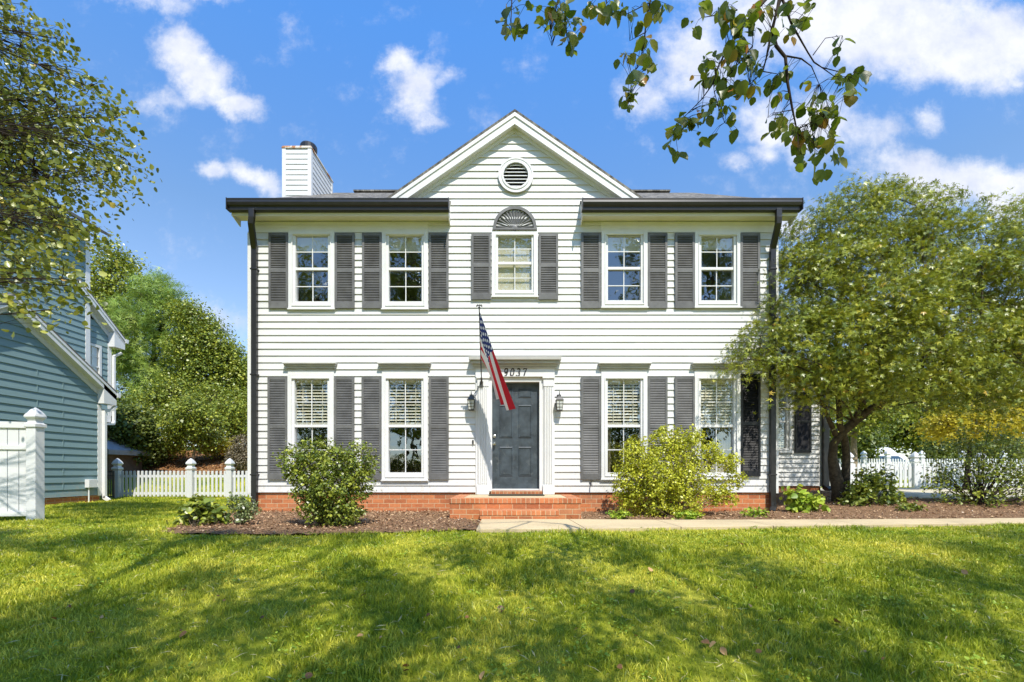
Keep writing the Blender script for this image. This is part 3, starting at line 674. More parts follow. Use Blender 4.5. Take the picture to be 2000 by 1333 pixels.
# round gable vent
mb = MB(); vx, vz, ro, ri_ = wx(1007.5), wz(345.5), .335, .235; N = 40
for k in range(N):
    a, b = 2 * math.pi * k / N, 2 * math.pi * (k + 1) / N
    for r0, r1, y0 in ((ri_, ro, -.055), (ri_, ri_ + .035, -.068), (ro - .03, ro + .0, -.064)):
        mb.prism([(vx + r * math.cos(c), y0, vz + r * math.sin(c)) for r, c in ((r0, a), (r1, a), (r1, b), (r0, b))], (0, .10, 0))
vt = mb.build("round_vent", M['trim'], house)
mb = MB()
for k in range(7):
    z = vz - ri_ + .035 + k * .067; hw = math.sqrt(max(.001, ri_ ** 2 - (z + .01 - vz) ** 2)) + .01
    mb.prism([(vx - hw, -.045, z - .012), (vx - hw, -.005, z + .028), (vx - hw, .0, z + .022), (vx - hw, -.040, z - .018)], (2 * hw, 0, 0))
mb.build("louvre", M['trim'], vt)
mb = MB(); mb.lathe((vx, .09, vz), [(ri_ + .08, 0), (ri_ + .08, .008)], 32, axis='y'); mb.build("vent_back", M['black'], vt)
# door, surround, lanterns, numerals
mb = MB(); dx0, dx1, dz0, dz1 = wx(961), wx(1053.3), wz(955), wz(747); yd = .085
mb.box(dx0, dx1, yd, yd + .04, dz0, dz1)
dr = mb.build("door", M['door'], house, bevel=.003)
cols = [(wx(977), wx(999.5)), (wx(1014), wx(1036.5))]; rows = [(wz(774.5), wz(760)), (wz(853.6), wz(792.5)), (wz(929), wz(875))]
for x0, x1 in cols:
    for z0, z1 in rows:
        mb = MB(); e = .022
        for k, (y0, y1, i0, i1) in enumerate(((yd - .012, yd + .004, -e, 0),)):
            mb.prism([(x0 - e, yd, z0 - e), (x0, yd - .013, z0 - .004), (x1, yd - .013, z0 - .004), (x1 + e, yd, z0 - e)], (0, .004, 0))
            mb.prism([(x0 - e, yd, z1 + e), (x1 + e, yd, z1 + e), (x1, yd - .013, z1 + .004), (x0, yd - .013, z1 + .004)], (0, .004, 0))
            mb.prism([(x0 - e, yd, z0 - e), (x0 - e, yd, z1 + e), (x0, yd - .013, z1 + .004), (x0, yd - .013, z0 - .004)], (0, .004, 0))
            mb.prism([(x1 + e, yd, z0 - e), (x1, yd - .013, z0 - .004), (x1, yd - .013, z1 + .004), (x1 + e, yd, z1 + e)], (0, .004, 0))
        mb.prism([(x0 + .02, yd - .001, z0 + .02), (x1 - .02, yd - .001, z0 + .02), (x1 - .02, yd - .001, z1 - .02), (x0 + .02, yd - .001, z1 - .02)], (0, -.006, 0))
        mb.build("door_panel", M['door'], dr)
for nm, py, prof in (("deadbolt", 852, [(.028, 0), (.028, .012), (.020, .016), (.018, .03)]), ("door_knob", 867, [(.032, 0), (.032, .008), (.013, .012), (.013, .035), (.030, .042), (.034, .058), (.026, .074), (.01, .078)])):
    mb = MB(); mb.lathe((wx(965.2), yd, wz(py)), prof, 18, axis='y'); mb.build(nm, M['steel'], dr, smooth=False)
mb = MB(); mb.lathe((wx(1005), yd, wz(794)), [(.010, 0), (.010, .006)], 12, axis='y'); mb.build("peephole", M['steel'], dr)
mb = MB()
mb.box(wx(952), dx0, -.03, yd + .05, wz(960), wz(738)); mb.box(dx1, wx(1062), -.03, yd + .05, wz(960), wz(738)); mb.box(dx0, dx1, -.03, yd + .05, dz1 + .002, wz(738))
mb.box(dx0, dx1, .0, yd + .05, wz(958.5), dz0 - .004)
mb.box(wx(929), wx(1083), -.05, 0, wz(738), wz(720.8)); mb.box(wx(929), wx(952), -.035, 0, wz(966), wz(738)); mb.box(wx(1062), wx(1083), -.035, 0, wz(966), wz(738))
mb.build("door_frame", M['trim'], house, bevel=.004)
for x0, x1 in ((wx(932), wx(955.5)), (wx(1060), wx(1081.5))):
    mb = MB(); xm = (x0 + x1) / 2; hw = (x1 - x0) / 2 - .012
    mb.box(xm - hw - .012, xm + hw + .012, -.075, -.03, wz(966), wz(947)); mb.box(xm - hw, xm + hw, -.055, -.03, wz(947), wz(756))
    n = 5
    for k in range(n):
        xa = xm - hw + .012 + k * (2 * hw - .024) / n; mb.box(xa + .009, xa + (2 * hw - .024) / n - .009, -.076, -.055, wz(945), wz(757))
    mb.box(xm - hw - .004, xm + hw + .004, -.070, -.03, wz(756), wz(741)); mb.box(xm - hw - .022, xm + hw + .022, -.09, -.03, wz(741), wz(737.8))
    mb.build("pilaster", M['trim'], house, bevel=.003)
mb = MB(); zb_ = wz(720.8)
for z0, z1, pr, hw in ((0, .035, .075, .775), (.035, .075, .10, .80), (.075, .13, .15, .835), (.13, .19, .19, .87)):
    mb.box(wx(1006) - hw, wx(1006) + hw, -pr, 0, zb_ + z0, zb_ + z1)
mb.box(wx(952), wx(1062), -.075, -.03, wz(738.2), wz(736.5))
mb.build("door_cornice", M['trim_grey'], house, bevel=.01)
# house numerals drawn as bent strokes
def arc(cx, cz, rx, rz_, a0, a1, n=14): return [(cx + rx * math.cos(R(a)), cz + rz_ * math.sin(R(a))) for a in np.linspace(a0, a1, n)]
GLYPH = {'9': [arc(.036, .103, .030, .034, 0, 360, 18), [(.066, .105), (.066, .07), (.056, .03), (.040, .006), (.020, .002)]],
         '0': [arc(.038, .072, .031, .066, 0, 360, 22)],
         '3': [arc(.034, .104, .028, .032, 150, -80, 14) + arc(.032, .038, .033, .036, 80, -150, 16)],
         '7': [[(.006, .118), (.010, .135), (.070, .135), (.046, .07), (.034, .002)]]}
for i, chx in enumerate("9037"):
    mb = MB(); x0 = wx(984.6) + i * .118; z0 = wz(736.4)
    for st in GLYPH[chx]:
        pth = [(x0 + a + (b - .07) * .16, -.058, z0 + b * 1.06) for a, b in st]
        mb.tube(pth, [.0075 + .004 * abs(math.sin(k * .35)) for k in range(len(pth))], 6)
    mb.build("house_numeral", M['black'], house)
# lanterns
def lantern(px, py0, py1):
    x = wx(px); z0, z1 = wz(py1), wz(py0); mb = MB(); y = -.125; Lh = z1 - z0
    mb.box(x - .04, x + .04, -.03, -.012, z0 + Lh * .25, z0 + Lh * .85)
    mb.tube([(x, -.03, z0 + Lh * .72), (x, -.08, z0 + Lh * .86), (x, y, z0 + Lh * .84), (x, y, z0 + Lh * .76)], .009, 6)
    mb.tube([(x, y, z0 + Lh * .80), (x, y, z0 + Lh)], [.012, .003], 6)
    mb.lathe((x, y, z0), [(.045, -.012), (.052, 0), (.052, .012)], square=True)
    mb.lathe((x, y, z0 + Lh * .50), [(.072, 0), (.072, .014), (.05, .05), (.024, .085), (.012, .10)], square=True)
    for sx in (-1, 0, 1):
        for sy in (-1, 0, 1):
            if sx or sy: mb.tube([(x + sx * .048, y + sy * .048, z0), (x + sx * .066, y + sy * .066, z0 + Lh * .5)], .0045, 4)
    for t in (.33, .66):
        r = .048 + .018 * t; zz = z0 + Lh * .5 * t
        for a, b in (((-1, -1), (1, -1)), ((1, -1), (1, 1)), ((1, 1), (-1, 1)), ((-1, 1), (-1, -1))): mb.tube([(x + a[0] * r, y + a[1] * r, zz), (x + b[0] * r, y + b[1] * r, zz)], .0035, 4)
    L = mb.build("wall_lantern", M['darkmetal'], house)
    mb = MB(); mb.lathe((x, y, z0 + .005), [(.044, 0), (.061, Lh * .49)], square=True); mb.build("lantern_glass", M['lamp_glass'], L)
lantern(921.5, 766, 803); lantern(1091.5, 766, 804)
mb = MB(); mb.box(wx(924) - .014, wx(924) + .014, -.04, -.02, wz(868), wz(860)); mb.build("doorbell", M['black'], house)
mb = MB(); mb.tube([(wx(1154), .0, wz(944)), (wx(1154), -.08, wz(944)), (wx(1154), -.10, wz(949))], .012, 8); mb.lathe((wx(1154), -.05, wz(942)), [(.006, 0), (.006, .03), (.03, .03), (.03, .04)], 8); mb.build("garden_tap", M['darkmetal'], house)
# wing set back on the right
wy = 4.3; wX0, wX1 = XR + .0, 8.72; wt = 3.55
mb = MB(); cladding(mb, (0, wy), (1, 0), (0, -1), .378, wt, lambda z: (wX0, wX1 - .08), [(6.98, 7.80, 1.40, 3.0)], lip=.034); cladding(mb, (wX1, wy), (0, 1), (1, 0), .378, wt, lambda z: (0, 4.5)); mb.build("wing_siding", M['siding'], house)
mb = MB(); mb.box(wX0, wX1 - .03, wy + .01, wy + .15, -.1, .372); mb.box(wX1 - .15, wX1 - .03, wy + .15, 8.8, -.1, .372); mb.build("wing_foundation", M['brick'], house)
mb = MB(); mb.prism([(wX0, wy - .4, 3.62), (wX1 + .12, wy - .4, 3.62), (wX1 + .12, 9.2, 5.6), (wX0, 9.2, 5.6)], (0, 0, -.08)); mb.build("wing_roof", M['shingle'], house)
mb = MB(); mb.box(wX0, wX1 + .1, wy - .38, wy, 3.44, 3.53); mb.box(wX1 - .09, wX1, wy - .022, wy, .36, wt - .12); mb.build("wing_trim", M['trim'], house)
mb = MB(); mb.box(wX0 + .1, wX1 - .2, wy + 2.4, wy + 2.5, .4, 3.5); mb.build("interior_wall", M['room'], house)
window(7.39, 1.33, 3.06, .64, 1.44, 2.96, blind=(1.47, .8, 0), y=wy, ow=.94)
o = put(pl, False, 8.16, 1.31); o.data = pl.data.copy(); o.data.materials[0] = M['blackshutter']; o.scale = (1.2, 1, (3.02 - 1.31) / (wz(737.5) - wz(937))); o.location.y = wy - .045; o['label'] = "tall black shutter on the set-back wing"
mb = MB(); square_pipe(mb, [(wX1 + .02, wy - .42, 3.5), (wX1 + .02, wy - .42, 3.4), (wX1 + .05, wy - .09, 3.2), (wX1 + .05, wy - .09, .35), (wX1 + .05, wy - .3, .26)], .075, .06); mb.build("downspout", M['black'], house)
mb = MB(); mb.box(wX0, wX1 + .12, wy - .52, wy - .40, 3.47, 3.62); mb.build("gutter", M['black'], house)
# ------------------------------------------------------------------ brick steps, mat
steps = thing("brick_steps", (wx(1006), -.7, 0), "orange brick stoop with a lower step below the dark front door", "steps")
sx0, sx1 = wx(1006) - 1.075, wx(1006) + 1.075
mb = MB(); mb.box(sx0 + .012, sx1 - .012, -1.388, .0, -.2, .252); mb.build("landing", M['brick'], steps)
mb = MB(); mb.box(sx0, sx1, -1.40, -1.19, .254, .338); mb.box(sx0, sx0 + .21, -1.188, -.0, .254, .338); mb.box(sx1 - .21, sx1, -1.188, -.0, .254, .338); mb.build("brick_edge", M['rowlock'], steps, bevel=.008)
mb = MB(); mb.box(sx0 + .212, sx1 - .212, -1.186, -.0, .254, .334); mb.build("landing_slab", M['concrete'], steps)
mb = MB(); mb.box(-.525, .70, -1.69, -1.39, -.2, .085); mb.build("step_base", M['brick'], steps)
mb = MB(); mb.box(-.533, .708, -1.70, -1.389, .087, .165); mb.build("step_edge", M['rowlock'], steps, bevel=.008)
mb = MB(); mb.box(dx0 - .02, dx1 + .05, -.11, .12, .338, wz(958.6)); mb.build("sill_course", M['rowlock'], steps, bevel=.004)
mb = MB(); mb.box(wx(957), wx(1060), -.56, -.12, .3385, .352); tag(mb.build("doormat", M['mat'], bevel=.004), "thin dark doormat lying on the brick stoop", "doormat")
# ------------------------------------------------------------------ flag on a slanted pole
fl = thing("house_flag", (wx(941), -.05, wz(752)), "stars and stripes flag hanging limp from a slanted pole beside the door", "flag")
b0, b1 = Vector((wx(941), -.06, wz(752))), Vector(P(936, 603, 7.95))
mb = MB(); mb.tube([b0, b1], [.011, .010], 8); mb.build("pole", M['black'], fl)
mb = MB(); mb.box(b0.x - .03, b0.x + .03, -.09, -.066, b0.z - .06, b0.z + .05); mb.tube([b0 + Vector((0, .02, -.03)), b0 + (b1 - b0) * .09], .019, 8)
mb.tube([b0 + Vector((0, -.0, -.02)), b0 + Vector((-.05, -.03, -.06)), b0 + Vector((-.14, -.04, -.20))], .006, 5); mb.build("bracket", M['darkmetal'], fl)
mb = MB(); mb.lathe(b1, [(.008, 0), (.018, .012), (.018, .025), (.006, .035), (.012, .055), (.004, .075)], 10)
for s in (-1, 1): mb.prism([b1 + Vector((0, 0, .04)), b1 + Vector((s * .03, 0, .075)), b1 + Vector((s * .055, 0, .045)), b1 + Vector((s * .045, 0, .025)), b1 + Vector((s * .02, 0, .045))], (0, .008, 0))
mb.build("eagle_finial", M['darkmetal'], fl)
A = b1 + (b0 - b1) * .03; B = b1 + (b0 - b1) * .60; C = Vector(P(976, 773, 8.45)); Dd = Vector(P(998, 803, 8.05))
nu, nv = 53, 60; vv_ = []; uvs = []
for j in range(nv + 1):
    for i in range(nu + 1):
        a, b = i / nu, j / nv
        p = (A * (1 - a) + B * a) * (1 - b) + (Dd * (1 - a) + C * a) * b
        nrm = Vector((.75, -.62, 0.25)).normalized()
        amp = .10 * b ** .5 * (1 - .15 * b)
        p = p + nrm * (amp * math.sin(a * 17 + 1.2 * b + .6) + .03 * b * math.sin(a * 31 + 2)) + Vector((1, 0, 0)) * ((.05 * a - .03 * (1 - a)) * math.sin(math.pi * b))
        vv_.append(p); uvs.append((a, b))
idx = [(j * (nu + 1) + i, j * (nu + 1) + i + 1, (j + 1) * (nu + 1) + i + 1, (j + 1) * (nu + 1) + i) for j in range(nv) for i in range(nu)]
fm, t = new_mat('flag_cloth'); uvn = t.add('ShaderNodeUVMap', uv_map='UVMap'); sp = t.add('ShaderNodeSeparateXYZ', ins={0: uvn.outputs[0]})
st = t.math('MODULO', t.math('FLOOR', t.math('MULTIPLY', sp.outputs[0], 12.999)), 2.0)
scol = t.mix(st, (0.55, 0.02, 0.035), (0.78, 0.77, 0.74))
can = t.math('MULTIPLY', t.math('LESS_THAN', sp.outputs[0], 7 / 13), t.math('LESS_THAN', sp.outputs[1], 0.40))
su = t.math('MULTIPLY', sp.outputs[0], 13 / 7 * 5); sv = t.math('MULTIPLY', sp.outputs[1], 6 / .4)
def dots(ou, ov):
    a = t.math('SUBTRACT', t.math('FRACT', t.math('ADD', su, ou)), .5); b = t.math('SUBTRACT', t.math('FRACT', t.math('ADD', sv, ov)), .5)
    return t.math('LESS_THAN', t.math('ADD', t.math('MULTIPLY', a, a), t.math('MULTIPLY', b, b)), .04)
star = t.math('MAXIMUM', dots(0, 0), dots(.5, .5))
fc = t.mix(can, scol, t.mix(star, (0.03, 0.045, 0.17), (0.8, 0.8, 0.8)))
bb = t.add('ShaderNodeBsdfPrincipled', ins={'Base Color': fc, 'Roughness': .7, 'Specular IOR Level': .2}); tl = t.add('ShaderNodeBsdfTranslucent', ins={'Color': fc})
t.l.new(t.add('ShaderNodeMixShader', ins={0: .25, 1: bb.outputs[0], 2: tl.outputs[0]}).outputs[0], t.out.inputs[0])
co = np_mesh("flag_cloth", [tuple(p) for p in vv_], 4, idx, fm, fl, smooth=True)
ul = co.data.uv_layers.new(name='UVMap'); li = np.empty(len(co.data.loops), np.int32); co.data.loops.foreach_get('vertex_index', li); ul.data.foreach_set('uv', np.array(uvs, np.float32)[li].ravel())

# ------------------------------------------------------------------ blue neighbour house
nb_ = thing("blue_house", (-13.2, 2, -.1), "blue clapboard house with white trim standing left of the white house", "house")
NX = -11.7; gy0, gy1, gp = -.6, 4.3, 1.85; gpk = 4.60; gsl = .65; NZ = .12; EX = .186
def glim(z):
    f = max(.02, (gpk - z) / gsl); return (max(gy0, gp - f), min(gy1, gp + f))
mb = MB(); cladding(mb, (NX, 0), (0, 1), (1, 0), NZ, gpk - .03, glim, ex=EX, lip=.024)
for k in range(22):     # butt joints of the boards
    z = NZ + k * EX
    for j, yj in ((0, 2.52), (1, 3.18)):
        if (k + j) % 2 == 0 and z < 3.4: mb.box(NX + .012, NX + .028, yj, yj + .012, z + .01, z + EX - .01)
mb.build("garage_siding", M['blue'], nb_)
mb = MB(); mb.box(NX - .2, NX - .012, gy0, gy1, -.6, NZ - .004); mb.build("foundation", M['brick'], nb_)
mb = MB(); mb.box(NX - .5, NX - .06, gy0 + .05, gy1, NZ, 2.8); mb.build("garage_wall", M['blue'], nb_)
def gable_roof(xw, o, xback, y0, y1, yp, zp, sl_, trim, roofname="roof", far_only=False):
    mr, mt = MB(), MB()
    for s, ye in ((-1, y0), (1, y1)):
        if far_only and s < 0: continue
        L = abs(ye - yp); e = yp + s * L; ze = zp - sl_ * L
        mr.prism([(xw + o + .02, yp, zp + .05), (xw + o + .02, e, ze + .05), (xback, e, ze + .05), (xback, yp, zp + .05)], (0, 0, -.045))
        mt.prism([(xw + o - .025, yp, zp), (xw + o - .025, e, ze), (xw + o - .025, e, ze - .20), (xw + o - .025, yp, zp - .20)], (.025, 0, 0))
        mt.prism([(xw + o, yp, zp + .0), (xw + o, e, ze + .0), (xw + o, e, ze - .07), (xw + o, yp, zp - .07)], (.018, 0, 0))
        mt.prism([(xw, yp, zp - .17), (xw, e, ze - .17), (xw, e, ze - .20), (xw, yp, zp - .20)], (o - .025, 0, 0))
        mt.prism([(xw, yp, zp - .2), (xw, e - s * .35, ze + sl_ * .35 - .2), (xw, e - s * .35, ze + sl_ * .35 - .36), (xw, yp, zp - .36)], (.035, 0, 0))
        # boxed eave return and gutter end
        mt.prism([(xw, e, ze), (xw, e, ze - .34), (xw, e - s * .42, ze - .34), (xw, e - s * .42, ze + sl_ * .42 - .02)], (o, 0, 0))
        mt.prism([(xw + o + .03, e + s * .002, ze + .02), (xw + o + .03, e + s * .13, ze + .02), (xw + o + .03, e + s * .10, ze - .11), (xw + o + .03, e + s * .002, ze - .11)], (xback - xw - o, 0, 0))
    mr.build(roofname, M['shingle'], nb_); mt.build(trim, M['trim'], nb_)
gable_roof(NX, .20, -13.2, -1.2, 4.62, gp, 4.84, gsl, "garage_rake_board")
mb = MB(); mb.box(NX, NX + .03, gy1 - .10, gy1 + .02, NZ - .02, 2.66); mb.box(NX - .1, NX, gy1, gy1 + .02, NZ - .02, 2.66); mb.build("corner_board", M['trim'], nb_, bevel=.004)
mb = MB(); square_pipe(mb, [(NX + .14, gy1 + .33, 2.66), (NX + .14, gy1 + .25, 2.56), (NX + .07, gy1 + .06, 2.50), (NX + .07, gy1 + .06, .05), (NX + .20, gy1 + .06, -.04)], .045, .035); mb.build("downspout", M['trim'], nb_)
# main two-storey block, far corner at the white board
MX = -13.2; MY = 5.6; mtop = 8.45
mb = MB(); cladding(mb, (MX, 0), (0, 1), (1, 0), 2.2, 8.3, lambda z: (-4.0, MY), ex=EX, lip=.024); mb.build("upper_siding", M['blue'], nb_)
mb = MB(); mb.box(MX - 8, MX - .03, -4, MY - .02, -.4, 8.3); mb.build("main_wall", M['blue'], nb_)
mb = MB(); mb.box(MX - .05, MX + .035, MY - .13, MY + .02, 2.2, 8.3); mb.build("corner_board", M['trim'], nb_)
mb = MB(); mb.prism([(MX + .35, -4.4, 8.25), (MX + .35, 6.0, 8.25), (MX - 4, 6.0, 10.6), (MX - 4, -4.4, 10.6)], (0, 0, .09)); mb.prism([(MX - 8.3, -4.4, 8.25), (MX - 8.3, 6.0, 8.25), (MX - 4, 6.0, 10.6), (MX - 4, -4.4, 10.6)], (0, 0, .09)); mb.build("roof", M['shingle'], nb_)
# rear bay with its own gable, shaded, hanging past the corner
RXw = -13.32; ry0, ry1 = MY, 6.52; rbz = 2.62
mb = MB(); cladding(mb, (RXw, 0), (0, 1), (1, 0), rbz, 5.6, lambda z: (ry0 - .3, min(ry1, 6.85 - (z - 5.0) / .79 - .1)), [(5.55, 6.10, 3.45, 4.80)], ex=EX, lip=.02); mb.build("bay_siding", M['blue'], nb_)
mb = MB(); mb.box(RXw - 3, RXw - .9, ry0, ry1, rbz, 5.0); mb.box(RXw - 3, RXw - .03, ry1 - .06, ry1, rbz, 5.0); mb.build("bay_wall", M['blue'], nb_)
mb = MB(); mb.box(RXw, RXw + .03, ry1 - .11, ry1 + .02, rbz, 5.0); mb.box(RXw, RXw + .03, ry0, ry1, rbz - .22, rbz); mb.build("bay_trim", M['trim'], nb_)
gable_roof(RXw, .22, -16.5, 0, 6.85, 5.2, 6.55, .80, "bay_rake_board", far_only=True)
wn = MB(); wy0, wy1, wz0_, wz1_ = 5.60, 6.08, 3.5, 4.75
for a in ((wy0 - .08, wy0, wz0_ - .08, wz1_ + .08), (wy1, wy1 + .08, wz0_ - .08, wz1_ + .08), (wy0, wy1, wz1_, wz1_ + .08), (wy0, wy1, wz0_ - .08, wz0_)): wn.box(RXw - .02, RXw + .04, a[0], a[1], a[2], a[3])
wf = wn.build("window", M['trim'], nb_); mb = MB()
mb.box(RXw - .01, RXw + .02, wy0, wy1, 4.10, 4.15); mb.box(RXw, RXw + .012, (wy0 + wy1) / 2 - .01, (wy0 + wy1) / 2 + .01, wz0_, wz1_); mb.box(RXw, RXw + .011, wy0, wy1, 4.44, 4.455); mb.build("sash", M['trim'], wf)
mb = MB(); mb.poly([(RXw - .005, wy0, wz0_), (RXw - .005, wy1, wz0_), (RXw - .005, wy1, wz1_), (RXw - .005, wy0, wz1_)]); mb.build("pane", M['glass'], wf)
mb = MB(); mb.box(RXw - .06, RXw - .05, wy0 - .05, wy1 + .05, wz0_ - .05, wz1_ + .05); mb.build("blind", M['shade'], wf)
mb = MB(); square_pipe(mb, [(RXw + .2, ry1 + .2, 4.75), (RXw + .08, ry1 + .05, 4.6), (RXw + .08, ry1 + .05, 2.45), (RXw + .14, ry1 - .05, 2.35), (NX - .8, gy1 + .25, 2.15)], .04, .03); mb.build("downspout", M['trim'], nb_)
# meter box with its conduit
mb = MB(); by = P(172, 0, 12.9)[1]; zt, zbt = CAMZ + (HY - 937) * 12.8 / F, CAMZ + (HY - 953) * 12.8 / F
mb.box(NX + .02, NX + .14, by - .1, by + .16, zbt, zt); mb.tube([(NX + .08, by - .04, zbt), (NX + .08, by - .04, -.15)], .018, 8); mb.build("meter_box", M['trim'], nb_, bevel=.008)

# ------------------------------------------------------------------ white privacy fence end at the left
pf = thing("privacy_fence", (-7.6, -1.5, -.1), "tall white vinyl privacy fence ending in a capped post on the left lawn", "fence")
pd = 7.5; pxp = (69 - CX) * pd / F; py = pd - D0; zg = h(pxp, py); zpt = CAMZ + (HY - 836) * pd / F
def gothic(mb, x, y, z, r):
    mb.lathe((x, y, z), [(r * 1.10, 0), (r * 1.24, r * .12), (r * 1.24, r * .75), (r * .98, r * .9), (r * .80, r * 1.35), (r * .90, r * 1.75), (r * 1.20, r * 2.1), (r * 1.24, r * 2.35), (r * 1.05, r * 2.9), (r * .72, r * 3.5), (r * .36, r * 4.0), (r * .03, r * 4.3)], square=True)
r0 = 9.3 * pd / F
mb = MB(); mb.box(pxp - r0, pxp + r0, py - r0, py + r0, zg - .2, zpt); pst = mb.build("post", M['vinyl'], pf, bevel=.006)
mb = MB(); gothic(mb, pxp, py, zpt, r0); mb.build("post_cap", M['vinyl'], pst, bevel=.004)
di = Vector((-.975, -.22, 0)).normalized(); nn = Vector((-.22, .975, 0)).normalized(); st0 = Vector((pxp - r0, py, 0)); Lp = 2.4
def pbox(mb, a, b, z0, z1, t0, t1):
    p, q = st0 + di * a, st0 + di * b
    mb.prism([p + nn * t0 + Vector((0, 0, z0)), q + nn * t0 + Vector((0, 0, z0)), q + nn * t1 + Vector((0, 0, z0)), p + nn * t1 + Vector((0, 0, z0))], (0, 0, z1 - z0))
def pz(y_): return CAMZ + (HY - y_) * pd / F
mb = MB(); pbox(mb, -.02, Lp, pz(837), pz(825), -.035, .035); pbox(mb, -.02, Lp, pz(879), pz(870), -.03, .03); pbox(mb, -.02, Lp, pz(1008), pz(999), -.035, .035); mb.build("rail", M['vinyl'], pf, bevel=.004)
mb = MB()
for k in range(16):
    pbox(mb, .004 + k * .15, .15 + k * .15 - .005, pz(999), pz(879), -.010, .010)
    pbox(mb, .004 + k * .15, .15 + k * .15 - .005, pz(870), pz(837), -.010, .010)
mb.build("panel", M['vinyl'], pf, bevel=.003)
e = st0 + di * (Lp + r0)
mb = MB(); mb.box(e.x - r0, e.x + r0, e.y - r0, e.y + r0, h(e.x, e.y) - .2, zpt); pst = mb.build("post", M['vinyl'], pf, bevel=.006)
mb = MB(); gothic(mb, e.x, e.y, zpt, r0); mb.build("post_cap", M['vinyl'], pst, bevel=.004)

# ------------------------------------------------------------------ picket fences
def picket_fence(label, line, posts, d0, hgt, sp, pw, pr, zoff=0.0, gates=()):
    """line: (x0, x1, y); posts at given x; every bay a panel of pickets on two rails"""
    x0, x1, y = line
    f = thing("picket_fence", ((x0 + x1) / 2, y, h((x0 + x1) / 2, y)), label, "fence", "white picket fences")
    for x in posts:
        z = h(x, y) + zoff; mb = MB(); mb.box(x - pr, x + pr, y - pr, y + pr, z - .2, z + hgt * 1.02); p = mb.build("post", M['vinyl'], f, bevel=.004)
        mb = MB(); gothic(mb, x, y, z + hgt * 1.04, pr); mb.build("post_cap", M['vinyl'], p)
    ed = sorted([x0 + .0, x1] + list(posts)); ed = [a for i, a in enumerate(ed) if i == 0 or a - ed[i - 1] > .3]
    for a, b in zip(ed[:-1], ed[1:]):
        a, b = a + pr + .004, b - pr - .004; n = max(2, round((b - a) / sp)); s = (b - a) / n; mb = MB()
        za, zb = h(a, y) + zoff, h(b, y) + zoff
        for t in (.16, .80):
            mb.prism([(a, y + .01, za + hgt * t - .04), (b, y + .01, zb + hgt * t - .04), (b, y + .01, zb + hgt * t + .04), (a, y + .01, za + hgt * t + .04)], (0, .04, 0))
        for k in range(n):
            xc = a + s * (k + .5); z = h(xc, y) + zoff
            mb.prism([(xc - pw, y - .012, z + .04), (xc + pw, y - .012, z + .04), (xc + pw, y - .012, z + hgt - .02), (xc + pw * .5, y - .012, z + hgt), (xc - pw * .5, y - .012, z + hgt), (xc - pw, y - .012, z + hgt - .02)], (0, .02, 0))
        mb.build("picket_panel", M['vinyl'], f)
    return f
yL = 6.0; dL = D0 + yL
fx_ = lambda px: (px - CX) * dL / F
picket_fence("white picket fence across the gap between the blue and the white house", (fx_(222), -5.2, yL), [fx_(229.5), fx_(373), fx_(449)], dL, .86, .1275, .034, .085)
yR = 6.9; dR = D0 + yR; fxr = lambda px: (px - CX) * dR / F
picket_fence("white picket fence behind the maple trunk along the far edge of the driveway", (10.0, 18.5, yR), [fxr(1658), fxr(1787), fxr(1915), fxr(2040)], dR, .84, .157, .045, .085, .0)
yF = 12.0; dF = D0 + yF; fxf = lambda px: (px - CX) * dF / F
picket_fence("shaded far picket fence seen just above the nearer white pickets", (13.2, 25.0, yF), [fxf(1687), fxf(1733), fxf(1800), fxf(1880), fxf(1960)], dF, .98, .115, .027, .075, .08)
# dark metal gate beside the blue house
dg = 14.4; gx0, gx1 = (197 - CX) * dg / F, (222.5 - CX) * dg / F; gy = dg - D0; gz = h(gx0, gy); gt = CAMZ + (HY - 920) * dg / F
mg = thing("metal_gate", ((gx0 + gx1) / 2, gy, gz), "narrow dark metal bar gate between the blue house and the picket fence", "gate")
mb = MB(); mb.box(gx0, gx0 + .03, gy, gy + .03, gz, gt); mb.box(gx1 - .03, gx1, gy, gy + .03, gz, gt); mb.box(gx0, gx1, gy + .004, gy + .026, gz + .06, gz + .09); mb.box(gx0, gx1, gy + .004, gy + .026, gt - .04, gt - .01); mb.box(gx0, gx1, gy + .005, gy + .025, gt - .16, gt - .135); mb.build("gate_frame", M['darkmetal'], mg)
mb = MB()
for k in range(1, 7): x = gx0 + (gx1 - gx0) * k / 7; mb.box(x - .009, x + .009, gy + .006, gy + .022, gz + .05, gt - .02)
mb.build("bar", M['darkmetal'], mg)
# wooden shed behind the blue house
sx, sy = P(204, 0, 18)[0], 9.2; sz = h(sx, sy)
sh = thing("garden_shed", (sx, sy, sz), "small brown wooden shed with a grey roof behind the blue house corner", "shed")
zr = CAMZ + (HY - 880) * 18.2 / F
mb = MB()
for k in range(14): mb.box(sx - 2 + k * .145, sx - 2 + k * .145 + .135, sy, sy + .03 + .01 * (k % 2), sz - .1, zr - .05)
mb.box(sx - 2, sx + .02, sy + .05, sy + 1.6, sz - .1, zr - .05); mb.build("wall", M['wood'], sh)
mb = MB(); mb.prism([(sx - 2.4, sy - .25, zr - .16), (sx + .22, sy - .25, zr - .16), (sx + .22, sy - .25, zr + .02), (sx - .8, sy - .25, zr + .55), (sx - 2.4, sy - .25, zr + .55)], (0, 2.2, 0)); mb.build("roof", M['greywood'], sh)

